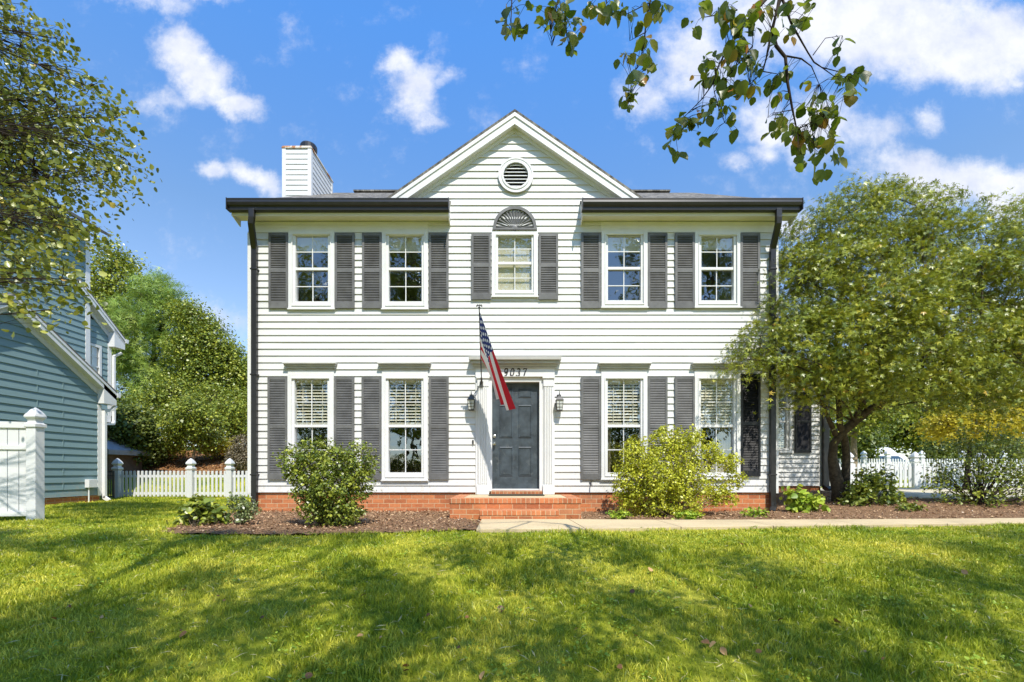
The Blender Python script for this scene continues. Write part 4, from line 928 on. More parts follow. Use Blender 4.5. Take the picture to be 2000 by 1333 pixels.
# ------------------------------------------------------------------ white van beyond the fences
vd = 26.0; vc = Vector(P(1756, 0, vd)); vz0 = CAMZ + (HY - 926) * vd / F - 1.0
van = thing("white_van", (vc.x, vc.y, h(vc.x, vc.y)), "white high roofed van parked facing the house beyond the picket fences", "van")
gz_ = h(vc.x, vc.y); ztop = CAMZ + (HY - 870) * vd / F; zsh = CAMZ + (HY - 888) * vd / F; zbon = CAMZ + (HY - 903) * vd / F; vw = .98
def loft(mb, secs):
    n = len(secs[0]); i0 = len(mb.v)
    for s_ in secs: mb.v += [tuple(p) for p in s_]
    for k in range(len(secs) - 1):
        for j in range(n): mb.f.append((i0 + k * n + j, i0 + k * n + (j + 1) % n, i0 + (k + 1) * n + (j + 1) % n, i0 + (k + 1) * n + j))
    mb.f.append(tuple(i0 + j for j in range(n))); mb.f.append(tuple(i0 + (len(secs) - 1) * n + j for j in range(n - 1, -1, -1)))
def sec(y, zb, zm, zt, wb, wt): return [(vc.x - wb, y, zb), (vc.x + wb, y, zb), (vc.x + wb, y, zm), (vc.x + wt, y, zt), (vc.x - wt, y, zt), (vc.x - wb, y, zm)]
mb = MB()
loft(mb, [sec(vc.y - .55, gz_ + .45, zbon - .35, zbon - .2, vw - .1, vw - .2), sec(vc.y - .4, gz_ + .4, zbon - .2, zbon - .05, vw - .02, vw - .1), sec(vc.y + .45, gz_ + .4, zbon - .05, zbon, vw, vw - .1), sec(vc.y + 1.05, gz_ + .4, zbon, zsh, vw, vw - .14), sec(vc.y + 5, gz_ + .4, zbon, zsh, vw, vw - .12)])
body = mb.build("body", M['van'], van, bevel=.04)
mb = MB(); loft(mb, [sec(vc.y + 1.0, zsh - .03, zsh + .02, zsh + .05, vw - .15, vw - .2), sec(vc.y + 1.5, zsh - .03, zsh + .25, ztop - .08, vw - .12, vw - .24), sec(vc.y + 1.9, zsh - .03, zsh + .3, ztop, vw - .12, vw - .24), sec(vc.y + 5, zsh - .03, zsh + .3, ztop, vw - .12, vw - .24)]); rf = mb.build("raised_roof", M['van'], van, bevel=.05)
mb = MB()
for k in (-1, 0, 1): mb.box(vc.x + k * .2 - .04, vc.x + k * .2 + .04, vc.y + 1.08, vc.y + 1.2, zsh + .11, zsh + .16)
mb.build("roof_lamp", M['amber'], van)
mb = MB(); mb.prism([(vc.x - vw + .16, vc.y + .50, zbon + .03), (vc.x + vw - .16, vc.y + .50, zbon + .03), (vc.x + vw - .24, vc.y + .985, zsh - .07), (vc.x - vw + .24, vc.y + .985, zsh - .07)], (0, -.03, .02)); mb.build("windscreen", M['screen'], van)
mb = MB(); mb.prism([(vc.x - vw + .18, vc.y + .52, zbon + .035), (vc.x + vw - .18, vc.y + .52, zbon + .035), (vc.x + vw - .26, vc.y + .99, zsh - .075), (vc.x - vw + .26, vc.y + .99, zsh - .075)], (0, -.004, .003)); mb.build("dashboard", M['black'], van)
for s in (-1, 1):
    mb = MB(); mb.box(vc.x + s * .62 - .14, vc.x + s * .62 + .14, vc.y - .60, vc.y - .5, zbon - .62, zbon - .42); mb.build("headlight", M['headlight'], van, bevel=.02)
    mb = MB(); mb.box(vc.x + s * (vw + .05) - .05, vc.x + s * (vw + .05) + .05, vc.y + .5, vc.y + .62, zbon + .05, zbon + .28); mb.build("mirror", M['black'], van, bevel=.02)
    for yy in (.25, 3.8):
        mb = MB(); mb.lathe((0, 0, 0), [(.2, -.1), (.35, -.09), (.36, 0), (.35, .09), (.2, .1)], 18); mb.v = [(vc.x + s * (vw - .1) + c, vc.y + yy + a, gz_ + .36 + b) for a, b, c in mb.v]; mb.build("wheel", M['tyre'], van)
mb = MB(); mb.box(vc.x - .5, vc.x + .5, vc.y - .59, vc.y - .5, zbon - .62, zbon - .40); mb.box(vc.x - vw + .05, vc.x + vw - .05, vc.y - .66, vc.y - .5, gz_ + .42, gz_ + .60); mb.build("grille", M['black'], van, bevel=.02)

# ------------------------------------------------------------------ foliage tools
def tmpl(kind):
    if kind == 'diamond':
        v = [(0, 0, 0), (.36, .42, .07), (0, 1, -.08), (-.36, .42, .07)]; q = [(0, 1, 2, 3)]
    elif kind == 'sliver':
        v = [(0, 0, 0), (.05, .4, .05), (0, 1, -.04), (-.05, .4, .05)]; q = [(0, 1, 2, 3)]
    elif kind == 'oval':
        v = [(0, 0, 0), (.30, .16, .05), (.42, .48, .09), (.24, .82, .03), (0, 1, -.10), (-.24, .82, .03), (-.42, .48, .09), (-.30, .16, .05), (0, .5, -.02)]
        q = [(0, 1, 2, 8), (8, 2, 3, 4), (8, 4, 5, 6), (0, 8, 6, 7)]
    elif kind == 'star':
        v, q = [], []
        for an, L in ((0, 1.0), (48, .82), (-48, .82), (95, .5), (-95, .5)):
            s, c = math.sin(R(an)), math.cos(R(an)); i = len(v)
            for x, y in ((0, 0), (.13, .45), (0, 1), (-.13, .45)): v.append(((x * c + y * s) * L, (y * c - x * s) * L, -.16 * y * y * L + .03 * abs(x)))
            q.append((i, i + 1, i + 2, i + 3))
    elif kind == 'needle':
        v, q = [], []
        for an, el in ((0, .0), (38, .25), (-38, .25), (75, -.1), (-75, -.1), (18, -.3), (-18, .5)):
            s, c = math.sin(R(an)), math.cos(R(an)); i = len(v)
            for x, y in ((-.028, 0), (.028, 0), (.02, 1), (-.02, 1)): v.append((x * c + y * s, y * c - x * s, el * y))
            q.append((i, i + 1, i + 2, i + 3))
    return np.array(v), np.array(q)
def unit(a): return a / np.maximum(1e-9, np.linalg.norm(a, axis=-1, keepdims=True))
def leaves(name, parent, mat, pts, nrm, size, kind='diamond', var=None, axis=None, g=None):
    g = g or rng; n = len(pts); tv, tq = tmpl(kind)
    nrm = unit(nrm); ax = g.standard_normal((n, 3)) if axis is None else axis
    ax = unit(ax - nrm * (ax * nrm).sum(1, keepdims=True)); b = np.cross(ax, nrm)
    s = np.broadcast_to(np.asarray(size, float), (n,)) * np.clip(g.normal(1, .28, n), .4, 1.6); wj = g.uniform(.75, 1.2, n)
    V = pts[:, None, :] + s[:, None, None] * (tv[None, :, 0:1] * b[:, None, :] * wj[:, None, None] + tv[None, :, 1:2] * ax[:, None, :] + tv[None, :, 2:3] * nrm[:, None, :])
    k = len(tv); Q = (tq[None] + (np.arange(n) * k)[:, None, None]).reshape(-1, 4)
    if var is None: var = g.random(n)
    return np_mesh(name, V.reshape(-1, 3), 4, Q, mat, parent, np.repeat(np.clip(var, 0, 1), k))
def lobe(px, py, d, r, fy=1.0, fz=1.0): 
    c = P(px, py, d); k = r * d / F; return (*c, k, k * fy, k * fz)
def clumps(lobes, per_lobe, shell=.45, g=None):
    """clump centres inside ellipsoids, more of them near the outside"""
    g = g or rng; out, lid = [], []
    tot = sum(l[3] * l[4] ** .5 * l[5] ** .5 for l in lobes)
    for i, l in enumerate(lobes):
        n = max(2, int(per_lobe * len(lobes) * (l[3] * l[4] ** .5 * l[5] ** .5) / tot))
        d = unit(g.standard_normal((n, 3))); r = (shell + (1 - shell) * g.random(n)) ** .6
        out.append(np.array(l[:3]) + d * r[:, None] * np.array(l[3:])); lid += [i] * n
    return np.concatenate(out), np.array(lid)
def foliage(name, parent, mat, lobes, per_lobe, per_clump, spread, size, kind='diamond', up=.7, outw=.6, droop=0.0, shell=.45, contrast=.5, g=None, edge=1.0):
    g = g or rng; C, lid = clumps(lobes, per_lobe, shell, g); n = len(C)
    idx = np.repeat(np.arange(n), per_clump)
    sp = np.array(spread) if hasattr(spread, '__len__') else np.array([spread] * 3)
    off_ = g.standard_normal((len(idx), 3)) * sp * g.uniform(.6, 1.3, n)[idx][:, None]
    off_[:, 2] -= droop * np.abs(off_[:, 0] ** 2 + off_[:, 1] ** 2) / max(1e-6, sp[0])
    pts = C[idx] + off_; lc = np.array([l[:3] for l in lobes])[lid][idx]
    nrm = np.array([0, 0, up]) + outw * unit(pts - lc) + g.standard_normal((len(idx), 3)) * .7
    tone = g.random(n)[idx]; var = contrast * tone + (1 - contrast) * g.random(len(idx))
    leaves(name, parent, mat, pts, nrm, size, kind, var, g=g)
    return C, lid
def bend(a, b, n=6, sag=.12, g=None):
    g = g or rng; a, b = np.array(a, float), np.array(b, float); L = np.linalg.norm(b - a); m = g.standard_normal(3) * sag * L
    m[2] = abs(m[2]) * .5; t = np.linspace(0, 1, n)[:, None]
    return a * (1 - t) + b * t + m * (4 * t * (1 - t)) * .5 + g.standard_normal((n, 3)) * .015 * L * (t * (1 - t) * 4)
def woody(name, parent, mat, trunk, lobes, C, lid, r_limb=.06, r_twig=.012, twigs=.5, seg=6, g=None):
    """trunk path with radii, a limb to each lobe, twigs on to the leaf clumps"""
    g = g or rng; mb = MB(); tp = [np.array(p) for p, r in trunk]
    mb.tube([tuple(p) for p in tp], [r for p, r in trunk], 10)
    for i, l in enumerate(lobes):
        c = np.array(l[:3]); lo = [p for p in tp[1:] if p[2] < c[2] - .1] or [tp[len(tp) // 2]]
        s = min(lo, key=lambda p: np.linalg.norm(p - c) + .3 * abs(p[2] - c[2])); pth = bend(s, c, 7, .18, g)
        mb.tube([tuple(p) for p in pth], list(np.linspace(r_limb, r_limb * .35, 7)), seg)
        mine = np.where(lid == i)[0]; mine = mine[g.random(len(mine)) < twigs]
        for j in mine:
            k = g.integers(3, 7); q = bend(pth[k], C[j], 5, .15, g); mb.tube([tuple(p) for p in q], list(np.linspace(r_twig * 1.4, r_twig * .4, 5)), 4, cap=False)
    return mb.build(name, mat, parent, smooth=True)
def tree(name, label, cat, base, lobes, trunk_r, mat, bark, per_lobe, per_clump, spread, size, kind='diamond', group=None, trunk=None, twigs=.25, r_limb=None, **kw):
    t = thing(name, base, label, cat, group)
    C, lid = foliage("crown", t, mat, lobes, per_lobe, per_clump, spread, size, kind, **kw)
    top = np.mean([l[:3] for l in lobes], axis=0)
    if trunk is None:
        a = np.array(base) - [0, 0, .1]; trunk = []
        for i, p in enumerate(bend(a, (base[0] + (top[0] - base[0]) * .6, base[1] + (top[1] - base[1]) * .6, top[2]), 8, .05)): trunk.append((p, trunk_r * (1.25 if i == 0 else 1 - .09 * i)))
    woody("trunk", t, bark, trunk, lobes, C, lid, r_limb or trunk_r * .45, max(.004, trunk_r * .08), twigs)
    return t
def at(px, d, y=None): # point on the ground
    x = (px - CX) * d / F; return (x, d - D0, h(x, d - D0))

# ------------------------------------------------------------------ maple at the right corner
mdep = 9.3
b = (P(1640, 975, 9.9)[0], .9, h(P(1640, 975, 9.9)[0], .9))
ML = [lobe(1590, 470, 9.2, 78), lobe(1665, 425, 9.3, 68), lobe(1735, 440, 9.4, 85), lobe(1800, 415, 9.3, 55), lobe(1560, 560, 9.0, 85), lobe(1650, 540, 9.0, 105),
      lobe(1750, 540, 9.1, 110), lobe(1850, 500, 9.3, 85), lobe(1930, 470, 9.3, 85), lobe(1985, 520, 9.2, 95), lobe(2060, 560, 9.2, 120), lobe(1900, 590, 8.9, 110), lobe(1540, 660, 8.8, 80),
      lobe(1485, 680, 8.6, 52), lobe(1445, 700, 8.5, 24), lobe(1600, 670, 8.7, 95), lobe(1700, 650, 8.6, 110), lobe(1800, 670, 8.6, 105), lobe(1560, 745, 8.8, 50), lobe(1640, 740, 8.8, 55), lobe(1730, 740, 8.9, 60), lobe(1830, 735, 8.9, 65),
      lobe(1930, 700, 8.8, 90), lobe(2010, 680, 8.8, 100), lobe(1500, 600, 9.0, 30), lobe(1530, 520, 9.2, 40), lobe(1655, 385, 9.3, 32), lobe(1745, 385, 9.3, 34), lobe(1960, 765, 8.9, 45), lobe(2090, 430, 9.4, 70), lobe(2140, 640, 9, 100)]
MBACK = [(6.2, 2.3, 4.3, .8, .7, .6), (7.2, 2.5, 4.7, .9, .7, .6), (8.2, 2.5, 4.3, .8, .7, .6), (9.3, 2.3, 4.5, .9, .7, .6), (7.0, 2.6, 3.6, .7, .6, .5), (8.1, 2.6, 5.3, .7, .6, .4), (6.6, 1.9, 5.2, .7, .6, .4), (10.4, 2.2, 4.4, .9, .7, .6)]
mt = thing("maple_tree", b, "green and gold maple with a twisted double trunk at the white house's right corner", "tree")
C, lid = foliage("crown", mt, M['lf_maple'], ML, 50, 46, (.18, .18, .07), .070, 'star', up=.75, outw=.6, droop=.30, shell=.45, contrast=.5)
def pp(px, py, d): return np.array(P(px, py, d))
foliage("crown", mt, M['lf_maple'], MBACK, 22, 34, (.24, .24, .06), .072, 'star', up=.85, shell=.2)
tr1 = [(np.array(b) - [0, 0, .15], .17), (pp(1640, 960, 9.85), .15), (pp(1632, 930, 9.8), .115), (pp(1626, 895, 9.8), .09), (pp(1628, 868, 9.75), .085), (pp(1645, 845, 9.7), .085), (pp(1668, 825, 9.6), .085), (pp(1695, 803, 9.5), .075), (pp(1730, 782, 9.4), .065), (pp(1790, 768, 9.3), .05), (pp(1860, 740, 9.2), .04)]
wd = woody("trunk", mt, M['bark'], tr1, ML, C, lid, .022, .005, .3)
mb = MB()
for pth in ([(1648, 965, 9.9, .11), (1652, 930, 9.95, .08), (1653, 890, 9.9, .075), (1650, 860, 9.8, .07), (1640, 830, 9.6, .06), (1638, 780, 9.5, .05), (1630, 700, 9.4, .04), (1640, 600, 9.3, .03), (1655, 500, 9.3, .02)],
            [(1668, 825, 9.6, .06), (1690, 770, 9.4, .045), (1720, 700, 9.3, .035), (1750, 600, 9.3, .025), (1745, 480, 9.3, .015)],
            [(1632, 850, 9.7, .055), (1615, 810, 9.6, .04), (1590, 750, 9.3, .03), (1545, 690, 9.0, .02), (1480, 680, 8.7, .012)],
            [(1695, 803, 9.5, .05), (1760, 775, 9.3, .04), (1850, 720, 9.2, .03), (1960, 640, 9.2, .02)]):
    mb.tube([P(a, c, d) for a, c, d, r in pth], [r for *_, r in pth], 9)
mb.build("limb", M['bark'], mt, smooth=True)

# ------------------------------------------------------------------ pear tree hanging in from the left
pb = (-9.3, -3.3, h(-9.3, -3.3))
PL = [lobe(40, 90, 7.2, 70), lobe(105, 75, 7.0, 42), lobe(20, 240, 7.4, 110), lobe(110, 200, 7.2, 75), lobe(175, 170, 7.0, 40), lobe(70, 330, 7.2, 110), lobe(165, 270, 7.0, 70), lobe(230, 230, 6.9, 40), lobe(245, 310, 6.9, 38),
      lobe(190, 345, 6.8, 60), lobe(20, 440, 6.6, 100), lobe(110, 430, 6.4, 75), lobe(160, 450, 6.2, 45), lobe(50, 530, 5.8, 70), lobe(120, 545, 5.6, 48), lobe(30, 595, 5.4, 30), lobe(100, 605, 5.4, 26), lobe(150, 560, 5.6, 24), lobe(-60, 250, 7.4, 110), lobe(-90, 100, 7.4, 120), lobe(20, 20, 7, 40), lobe(-70, 400, 7, 80)]
pt = thing("pear_tree", pb, "loose leafy pear tree reaching in over the blue house from the left edge", "tree")
C, lid = foliage("crown", pt, M['lf_pear'], PL, 66, 7, (.11, .11, .085), .062, 'oval', up=.35, outw=.3, droop=.4, shell=.12, contrast=.35)
tr = [(np.array(pb) - [0, 0, .1], .22), (np.array(pb) + [.05, .0, 1.2], .17), (np.array(pb) + [.1, .1, 2.4], .15), (np.array(pb) + [.0, .2, 3.6], .12), (np.array(pb) + [.2, .2, 5], .09), (np.array(pb) + [.3, .2, 6.4], .05)]
woody("trunk", pt, M['bark_dark'], tr, PL, C, lid, .015, .0038, .9)

# ------------------------------------------------------------------ street trees behind the camera: one hangs a branch into the view, both shade the lawn
def caster(gx, gy, z, r):
    zg = h(gx, gy); k = z - zg
    q = (gx + k * sd.x / sd.z, gy + k * sd.y / sd.z, z, r, r, r * .8); d = q[1] + D0
    if d > 0 and z - r < CAMZ + 1.03 * (d + r): print("caster in view", gx, gy, z, d)
    return q
AL = [caster(*a) for a in ((.3, -4.7, 6.0, .42), (1.0, -5.4, 5.6, .42), (-.6, -4.2, 6.6, .30), (.1, -6.0, 5.2, .5), (1.9, -5.9, 5.2, .5), (2.3, -4.5, 6.2, .40), (4.1, -4.7, 6.2, .42), (3.0, -5.5, 5.6, .40), (-.1, -3.5, 7.0, .20),
                           (5.0, -3.9, 6.6, .36), (1.2, -3.9, 6.8, .26), (-1.6, -4.6, 6.4, .25), (6.1, -3.3, 7.0, .4), (5.6, -5.0, 6.0, .5), (1.5, -7.2, 4.8, .7), (3.5, -7.0, 5.0, .8), (4.7, -5.9, 5.6, .5), (2.1, -6.6, 5.2, .5))]
BR = [[(1535, -260, 3.3, .030), (1528, -60, 2.95, .020), (1523, 0, 2.8, .013), (1508, 58, 2.78, .011), (1516, 90, 2.78, .010), (1534, 112, 2.76, .009), (1538, 160, 2.75, .008), (1547, 210, 2.74, .006), (1558, 262, 2.73, .003)],
      [(1525, -10, 2.8, .008), (1545, 45, 2.8, .006), (1562, 75, 2.8, .005), (1578, 103, 2.8, .004), (1590, 122, 2.8, .004), (1605, 132, 2.8, .003), (1648, 143, 2.8, .002)],
      [(1536, 110, 2.76, .005), (1565, 115, 2.8, .004), (1585, 130, 2.8, .003), (1600, 165, 2.8, .0015)], [(1588, 108, 2.8, .003), (1612, 75, 2.85, .002), (1645, 70, 2.85, .001)], [(1605, 132, 2.8, .003), (1630, 150, 2.8, .002), (1665, 150, 2.8, .001)],
      [(1508, 58, 2.78, .006), (1500, 100, 2.78, .005), (1490, 140, 2.78, .004), (1465, 165, 2.75, .002)], [(1490, 140, 2.78, .003), (1520, 145, 2.8, .002), (1512, 170, 2.8, .001)],
      [(1505, -10, 2.9, .008), (1460, 40, 2.9, .006), (1425, 90, 2.88, .006), (1405, 125, 2.88, .005), (1392, 165, 2.88, .004), (1370, 195, 2.86, .003), (1335, 230, 2.85, .002), (1318, 262, 2.85, .001)],
      [(1470, 90, 2.85, .004), (1430, 140, 2.85, .003), (1395, 180, 2.85, .003), (1405, 215, 2.85, .002), (1415, 240, 2.85, .001)], [(1440, 20, 2.9, .004), (1400, 30, 2.9, .003), (1370, 35, 2.9, .002)], [(1548, 215, 2.74, .003), (1520, 220, 2.75, .002), (1500, 230, 2.75, .001)], [(1556, 255, 2.73, .003), (1590, 235, 2.75, .002), (1610, 225, 2.75, .001)],
      [(1290, -160, 3.1, .012), (1275, -20, 2.95, .007), (1262, 40, 2.9, .005), (1258, 85, 2.9, .004), (1250, 120, 2.9, .003), (1235, 150, 2.9, .002), (1228, 200, 2.9, .001)], [(1258, 65, 2.9, .003), (1230, 80, 2.9, .001)], [(1270, 5, 2.9, .003), (1220, 30, 2.9, .002)],
      [(1110, -160, 3.1, .012), (1095, -20, 2.9, .006), (1085, 20, 2.9, .004), (1105, 60, 2.9, .003), (1112, 95, 2.9, .001)], [(1020, -160, 3.1, .010), (1000, -10, 2.9, .004), (998, 40, 2.9, .003), (1000, 65, 2.9, .001)], [(1085, 20, 2.9, .003), (1075, 60, 2.9, .002), (1078, 90, 2.9, .001)], [(1180, -100, 3.0, .006), (1185, 0, 2.9, .003), (1178, 40, 2.9, .001)],
      [(1535, -260, 3.3, .030), (1420, -330, 3.4, .022), (1290, -160, 3.1, .012)], [(1420, -330, 3.4, .022), (1200, -300, 3.3, .016), (1110, -160, 3.1, .012)], [(1200, -300, 3.3, .016), (1060, -240, 3.2, .012), (1020, -160, 3.1, .010)], [(1200, -300, 3.3, .014), (1180, -100, 3.0, .006)]]
LF = [(988, 45, 12, 30, 4), (1008, 22, 20, 20, 4), (1018, 55, 8, 18, 4), (1055, 45, 9, 10, 2), (1075, 15, 25, 16, 9), (1095, 30, 25, 20, 9), (1085, 50, 15, 12, 4), (1113, 78, 14, 18, 6), (1125, 45, 14, 16, 4), (1150, 10, 25, 12, 5), (1180, 22, 18, 18, 5), (1208, 28, 6, 10, 2), (1232, 28, 8, 8, 2), (1190, 8, 30, 10, 4),
      (1250, 42, 8, 8, 2), (1275, 18, 16, 18, 6), (1295, 12, 16, 12, 3), (1258, 75, 14, 12, 3), (1262, 105, 12, 12, 3), (1225, 108, 14, 12, 4), (1272, 125, 10, 12, 3), (1245, 145, 20, 14, 6), (1228, 180, 16, 14, 5), (1232, 205, 10, 8, 2),
      (1352, 45, 8, 14, 2), (1385, 8, 20, 8, 3), (1420, 12, 20, 12, 5), (1425, 40, 20, 18, 7), (1445, 55, 22, 22, 9), (1475, 35, 20, 22, 7), (1490, 15, 22, 14, 5), (1500, 60, 10, 20, 4), (1435, 85, 20, 20, 7), (1455, 110, 22, 20, 8), (1475, 125, 18, 18, 6), (1420, 110, 16, 18, 5), (1400, 150, 22, 20, 8), (1380, 115, 14, 16, 4), (1366, 148, 10, 10, 2), (1430, 165, 22, 16, 7), (1450, 165, 14, 14, 4), (1470, 168, 14, 14, 4),
      (1500, 165, 10, 8, 2), (1510, 95, 8, 8, 1), (1530, 145, 16, 12, 3), (1540, 50, 16, 16, 4), (1565, 38, 12, 12, 3), (1590, 3, 14, 6, 2), (1545, 8, 18, 10, 4), (1568, 162, 7, 7, 1), (1588, 185, 12, 12, 3), (1523, 185, 8, 10, 2), (1635, 90, 6, 16, 2), (1648, 75, 6, 14, 1), (1640, 145, 16, 14, 4), (1662, 160, 8, 14, 2), (1672, 180, 18, 14, 5), (1683, 138, 8, 12, 2), (1610, 198, 16, 14, 5), (1580, 205, 16, 14, 5), (1600, 225, 20, 14, 6), (1635, 228, 12, 14, 3),
      (1528, 245, 22, 14, 7), (1510, 225, 12, 14, 3), (1545, 260, 16, 14, 5), (1570, 262, 16, 14, 6), (1592, 275, 18, 16, 6), (1562, 290, 12, 14, 3), (1630, 268, 10, 14, 3), (1625, 295, 14, 14, 4), (1600, 310, 16, 14, 4), (1560, 315, 8, 8, 2), (1602, 335, 10, 8, 2),
      (1390, 200, 18, 12, 5), (1372, 215, 12, 12, 3), (1345, 235, 14, 12, 5), (1322, 245, 14, 14, 5), (1308, 272, 10, 12, 3), (1362, 245, 10, 10, 2), (1325, 298, 9, 6, 1), (1362, 278, 7, 7, 1), (1435, 252, 8, 6, 1), (1397, 262, 8, 6, 1), (1410, 205, 18, 14, 4), (1425, 215, 10, 12, 3)]
ab = (4.6, -13.2, h(4.6, -13.2))
st_ = thing("street_tree", ab, "tree whose leafy twigs hang into the top right of the sky", "tree")
C, lid = foliage("crown", st_, M['lf_over'], AL, 40, 30, .20, .066, 'diamond', up=.5, outw=.2, shell=.1)
atr = [(np.array(ab) - [0, 0, .1], .24), (np.array(ab) + [0, .1, 1.5], .19), (np.array(ab) + [-.2, .3, 3.0], .16), (np.array(ab) + [-.5, .6, 4.4], .13), (np.array(ab) + [-.8, 1.2, 5.6], .09), (np.array(ab) + [-1.2, 1.8, 6.6], .05)]
woody("trunk", st_, M['bark_dark'], atr, AL, C, lid, .022, .005, .5)
mb = MB()
for pth in BR:
    P3 = [P(a, c, d) for a, c, d, r in pth]; mb.tube(P3, [r for *_, r in pth], 7)
a0 = np.array(P(*BR[0][0][:3])); mb.tube([tuple(p) for p in bend(np.array(ab) + [-.5, .6, 4.4], a0, 8, .06)], list(np.linspace(.045, .026, 8)), 8)
pts, ax = [], []
for px, py, sx_, sy_, n in LF:
    for k in range(int(n * 2.1 + .5)):
        p = P(px + rng.normal(0, sx_ * .55), py + rng.normal(0, sy_ * .55), 2.8 + rng.normal(0, .10)); pts.append(p)
pts = np.array(pts); n = len(pts); bp = []
for pth in BR:
    for (a, c, d, r), (a2, c2, d2, r2) in zip(pth[:-1], pth[1:]):
        for t in np.linspace(0, 1, 6): bp.append(np.array(P(a, c, d)) * (1 - t) + np.array(P(a2, c2, d2)) * t)
bp = np.array(bp)
for i in range(n):      # short leaf stalks back to the nearest twig
    dd = np.linalg.norm(bp - pts[i], axis=1); j = dd.argmin()
    if dd[j] < .22: mb.tube([tuple(bp[j]), tuple((bp[j] + pts[i]) / 2 + np.array([0, 0, .012])), tuple(pts[i])], [.0016, .0012, .0010], 4, cap=False)
mb.build("branch", M['bark_dark'], st_, smooth=True)
axis = np.stack([rng.normal(0, .45, n), rng.normal(0, .4, n), -np.ones(n)], 1); nr = np.stack([rng.normal(0, .7, n), -np.ones(n) * .8 + rng.normal(0, .5, n), rng.normal(.25, .6, n)], 1)
leaves("foliage", st_, M['lf_over'], pts, nr, .057, 'oval', rng.random(n), axis)
BL = [caster(*a) for a in ((-2.9, -6.0, 6.2, .62), (-1.9, -5.5, 6.6, .5), (-3.9, -6.4, 6.0, .7), (-1.1, -5.0, 7.0, .38), (-4.9, -3.5, 8.0, .45), (-3.7, -3.45, 8.2, .48), (-2.7, -3.6, 8.2, .42), (-5.9, -3.9, 7.8, .5), (-1.9, -3.4, 8.4, .22), (-4.4, -7.2, 5.4, .8), (-2.2, -6.9, 5.4, .7), (-6.6, -3.2, 8.0, .5), (-.9, -6.4, 5.6, .45), (-2.7, -4.8, 7.2, .30), (-3.4, -5.6, 6.4, .6), (-.7, -5.6, 6.4, .40), (-3.2, -6.9, 5.6, .7), (-1.2, -7.2, 5.2, .6), (-5.2, -5.9, 6.6, .5))]
bb_ = (-1.2, -14.2, h(-1.2, -14.2))
tree("street_tree", "kerbside tree behind the viewpoint whose crown shades the left foreground lawn", "tree", bb_, BL, .22, M['lf_over'], M['bark_dark'], 48, 36, .18, .07, up=.5, outw=.2, shell=.1, r_limb=.025)
RT = {-17: [(-17, -30, 4, 3, 2.5, 3), (-15, -31, 8, 2.8, 2.5, 3), (-18.5, -31, 11, 2.4, 2.2, 3), (-20, -30, 7, 3, 2.5, 4), (-14.2, -30, 12.5, 1.2, 1.2, 2.4)],
      -9: [(-9, -30, 5, 3.2, 2.5, 3), (-8, -31, 10, 3, 2.5, 3.4), (-9.5, -31, 15, 2.6, 2.4, 3.2), (-8.5, -31, 19.5, 2.0, 2.0, 3), (-11.5, -30, 9, 1.8, 2, 3)],
      0: [(0, -31, 5, 3.4, 2.5, 3.4), (1.5, -32, 10, 3, 2.5, 3.4), (-1, -32, 15, 2.8, 2.5, 3.4), (.5, -32, 19.5, 2, 2, 2.6), (-4, -31, 4, 2.4, 2.4, 3)],
      9: [(9, -30, 4, 3.2, 2.5, 3), (10.5, -31, 8.5, 2.6, 2.4, 3), (7, -31, 8, 2.2, 2.2, 3), (10.6, -31, 12.6, 1.2, 1.2, 2.2), (5.2, -30, 4, 2.2, 2.2, 3)],
      17: [(17, -30, 5, 3.2, 2.5, 3), (16.5, -31, 10, 3, 2.5, 3.4), (17.5, -31, 15, 2.8, 2.4, 3.2), (17, -31, 19.5, 2.2, 2.0, 3), (13.4, -30, 5, 2, 2, 3.6)]}
RT = {k: [(a, b, c * 1.42 + .4, d, e, f * 1.3) for a, b, c, d, e, f in q] for k, q in RT.items()}
for (x_, q), lab in zip(RT.items(), ("leftmost road tree behind the viewpoint, mirrored in the left panes", "tall road tree mirrored in the panes left of the door", "tall road tree behind the viewpoint, mirrored above the door", "road tree mirrored in the panes right of the door", "rightmost tall road tree, mirrored in the corner window")):
    tree("road_tree", lab, "tree", (x_, -31, h(x_, -31)), q, .3, M['lf_tree'], M['bark'], 60, 26, .42, .36, shell=.4, group="trees across the road")

# ------------------------------------------------------------------ shrubs
def shrub(name, label, base, lobes, mat, per_lobe, per_clump, spread, size, kind='diamond', stems=26, r=.010, bark='bark', group=None, **kw):
    t = thing(name, base, label, "shrub" if 'plant' not in name else "plant", group)
    C, lid = foliage("foliage", t, mat, lobes, per_lobe, per_clump, spread, size, kind, **kw)
    mb = MB(); pick = rng.choice(len(C), min(stems, len(C)), replace=False)
    for j in pick:
        a = np.array(base) + [rng.normal(0, .05), rng.normal(0, .05), -.03]; mid = a + (C[j] - a) * .45 + np.array([0, 0, -.02])
        pth = [a, a + (mid - a) * .5 + rng.normal(0, .01, 3), mid, mid + (C[j] - mid) * .5 + np.array([0, 0, .03]), C[j]]
        mb.tube([tuple(p) for p in pth], list(np.linspace(r, r * .3, 5)), 5)
        for _ in range(2):
            k = rng.integers(len(C)); 
            if np.linalg.norm(C[k] - mid) < np.linalg.norm(C[j] - a) * .6: mb.tube([tuple(mid), tuple((mid + C[k]) / 2 + rng.normal(0, .015, 3)), tuple(C[k])], [r * .5, r * .35, r * .2], 4)
    mb.build("stem", M[bark], t, smooth=True); return t
d = 6.6
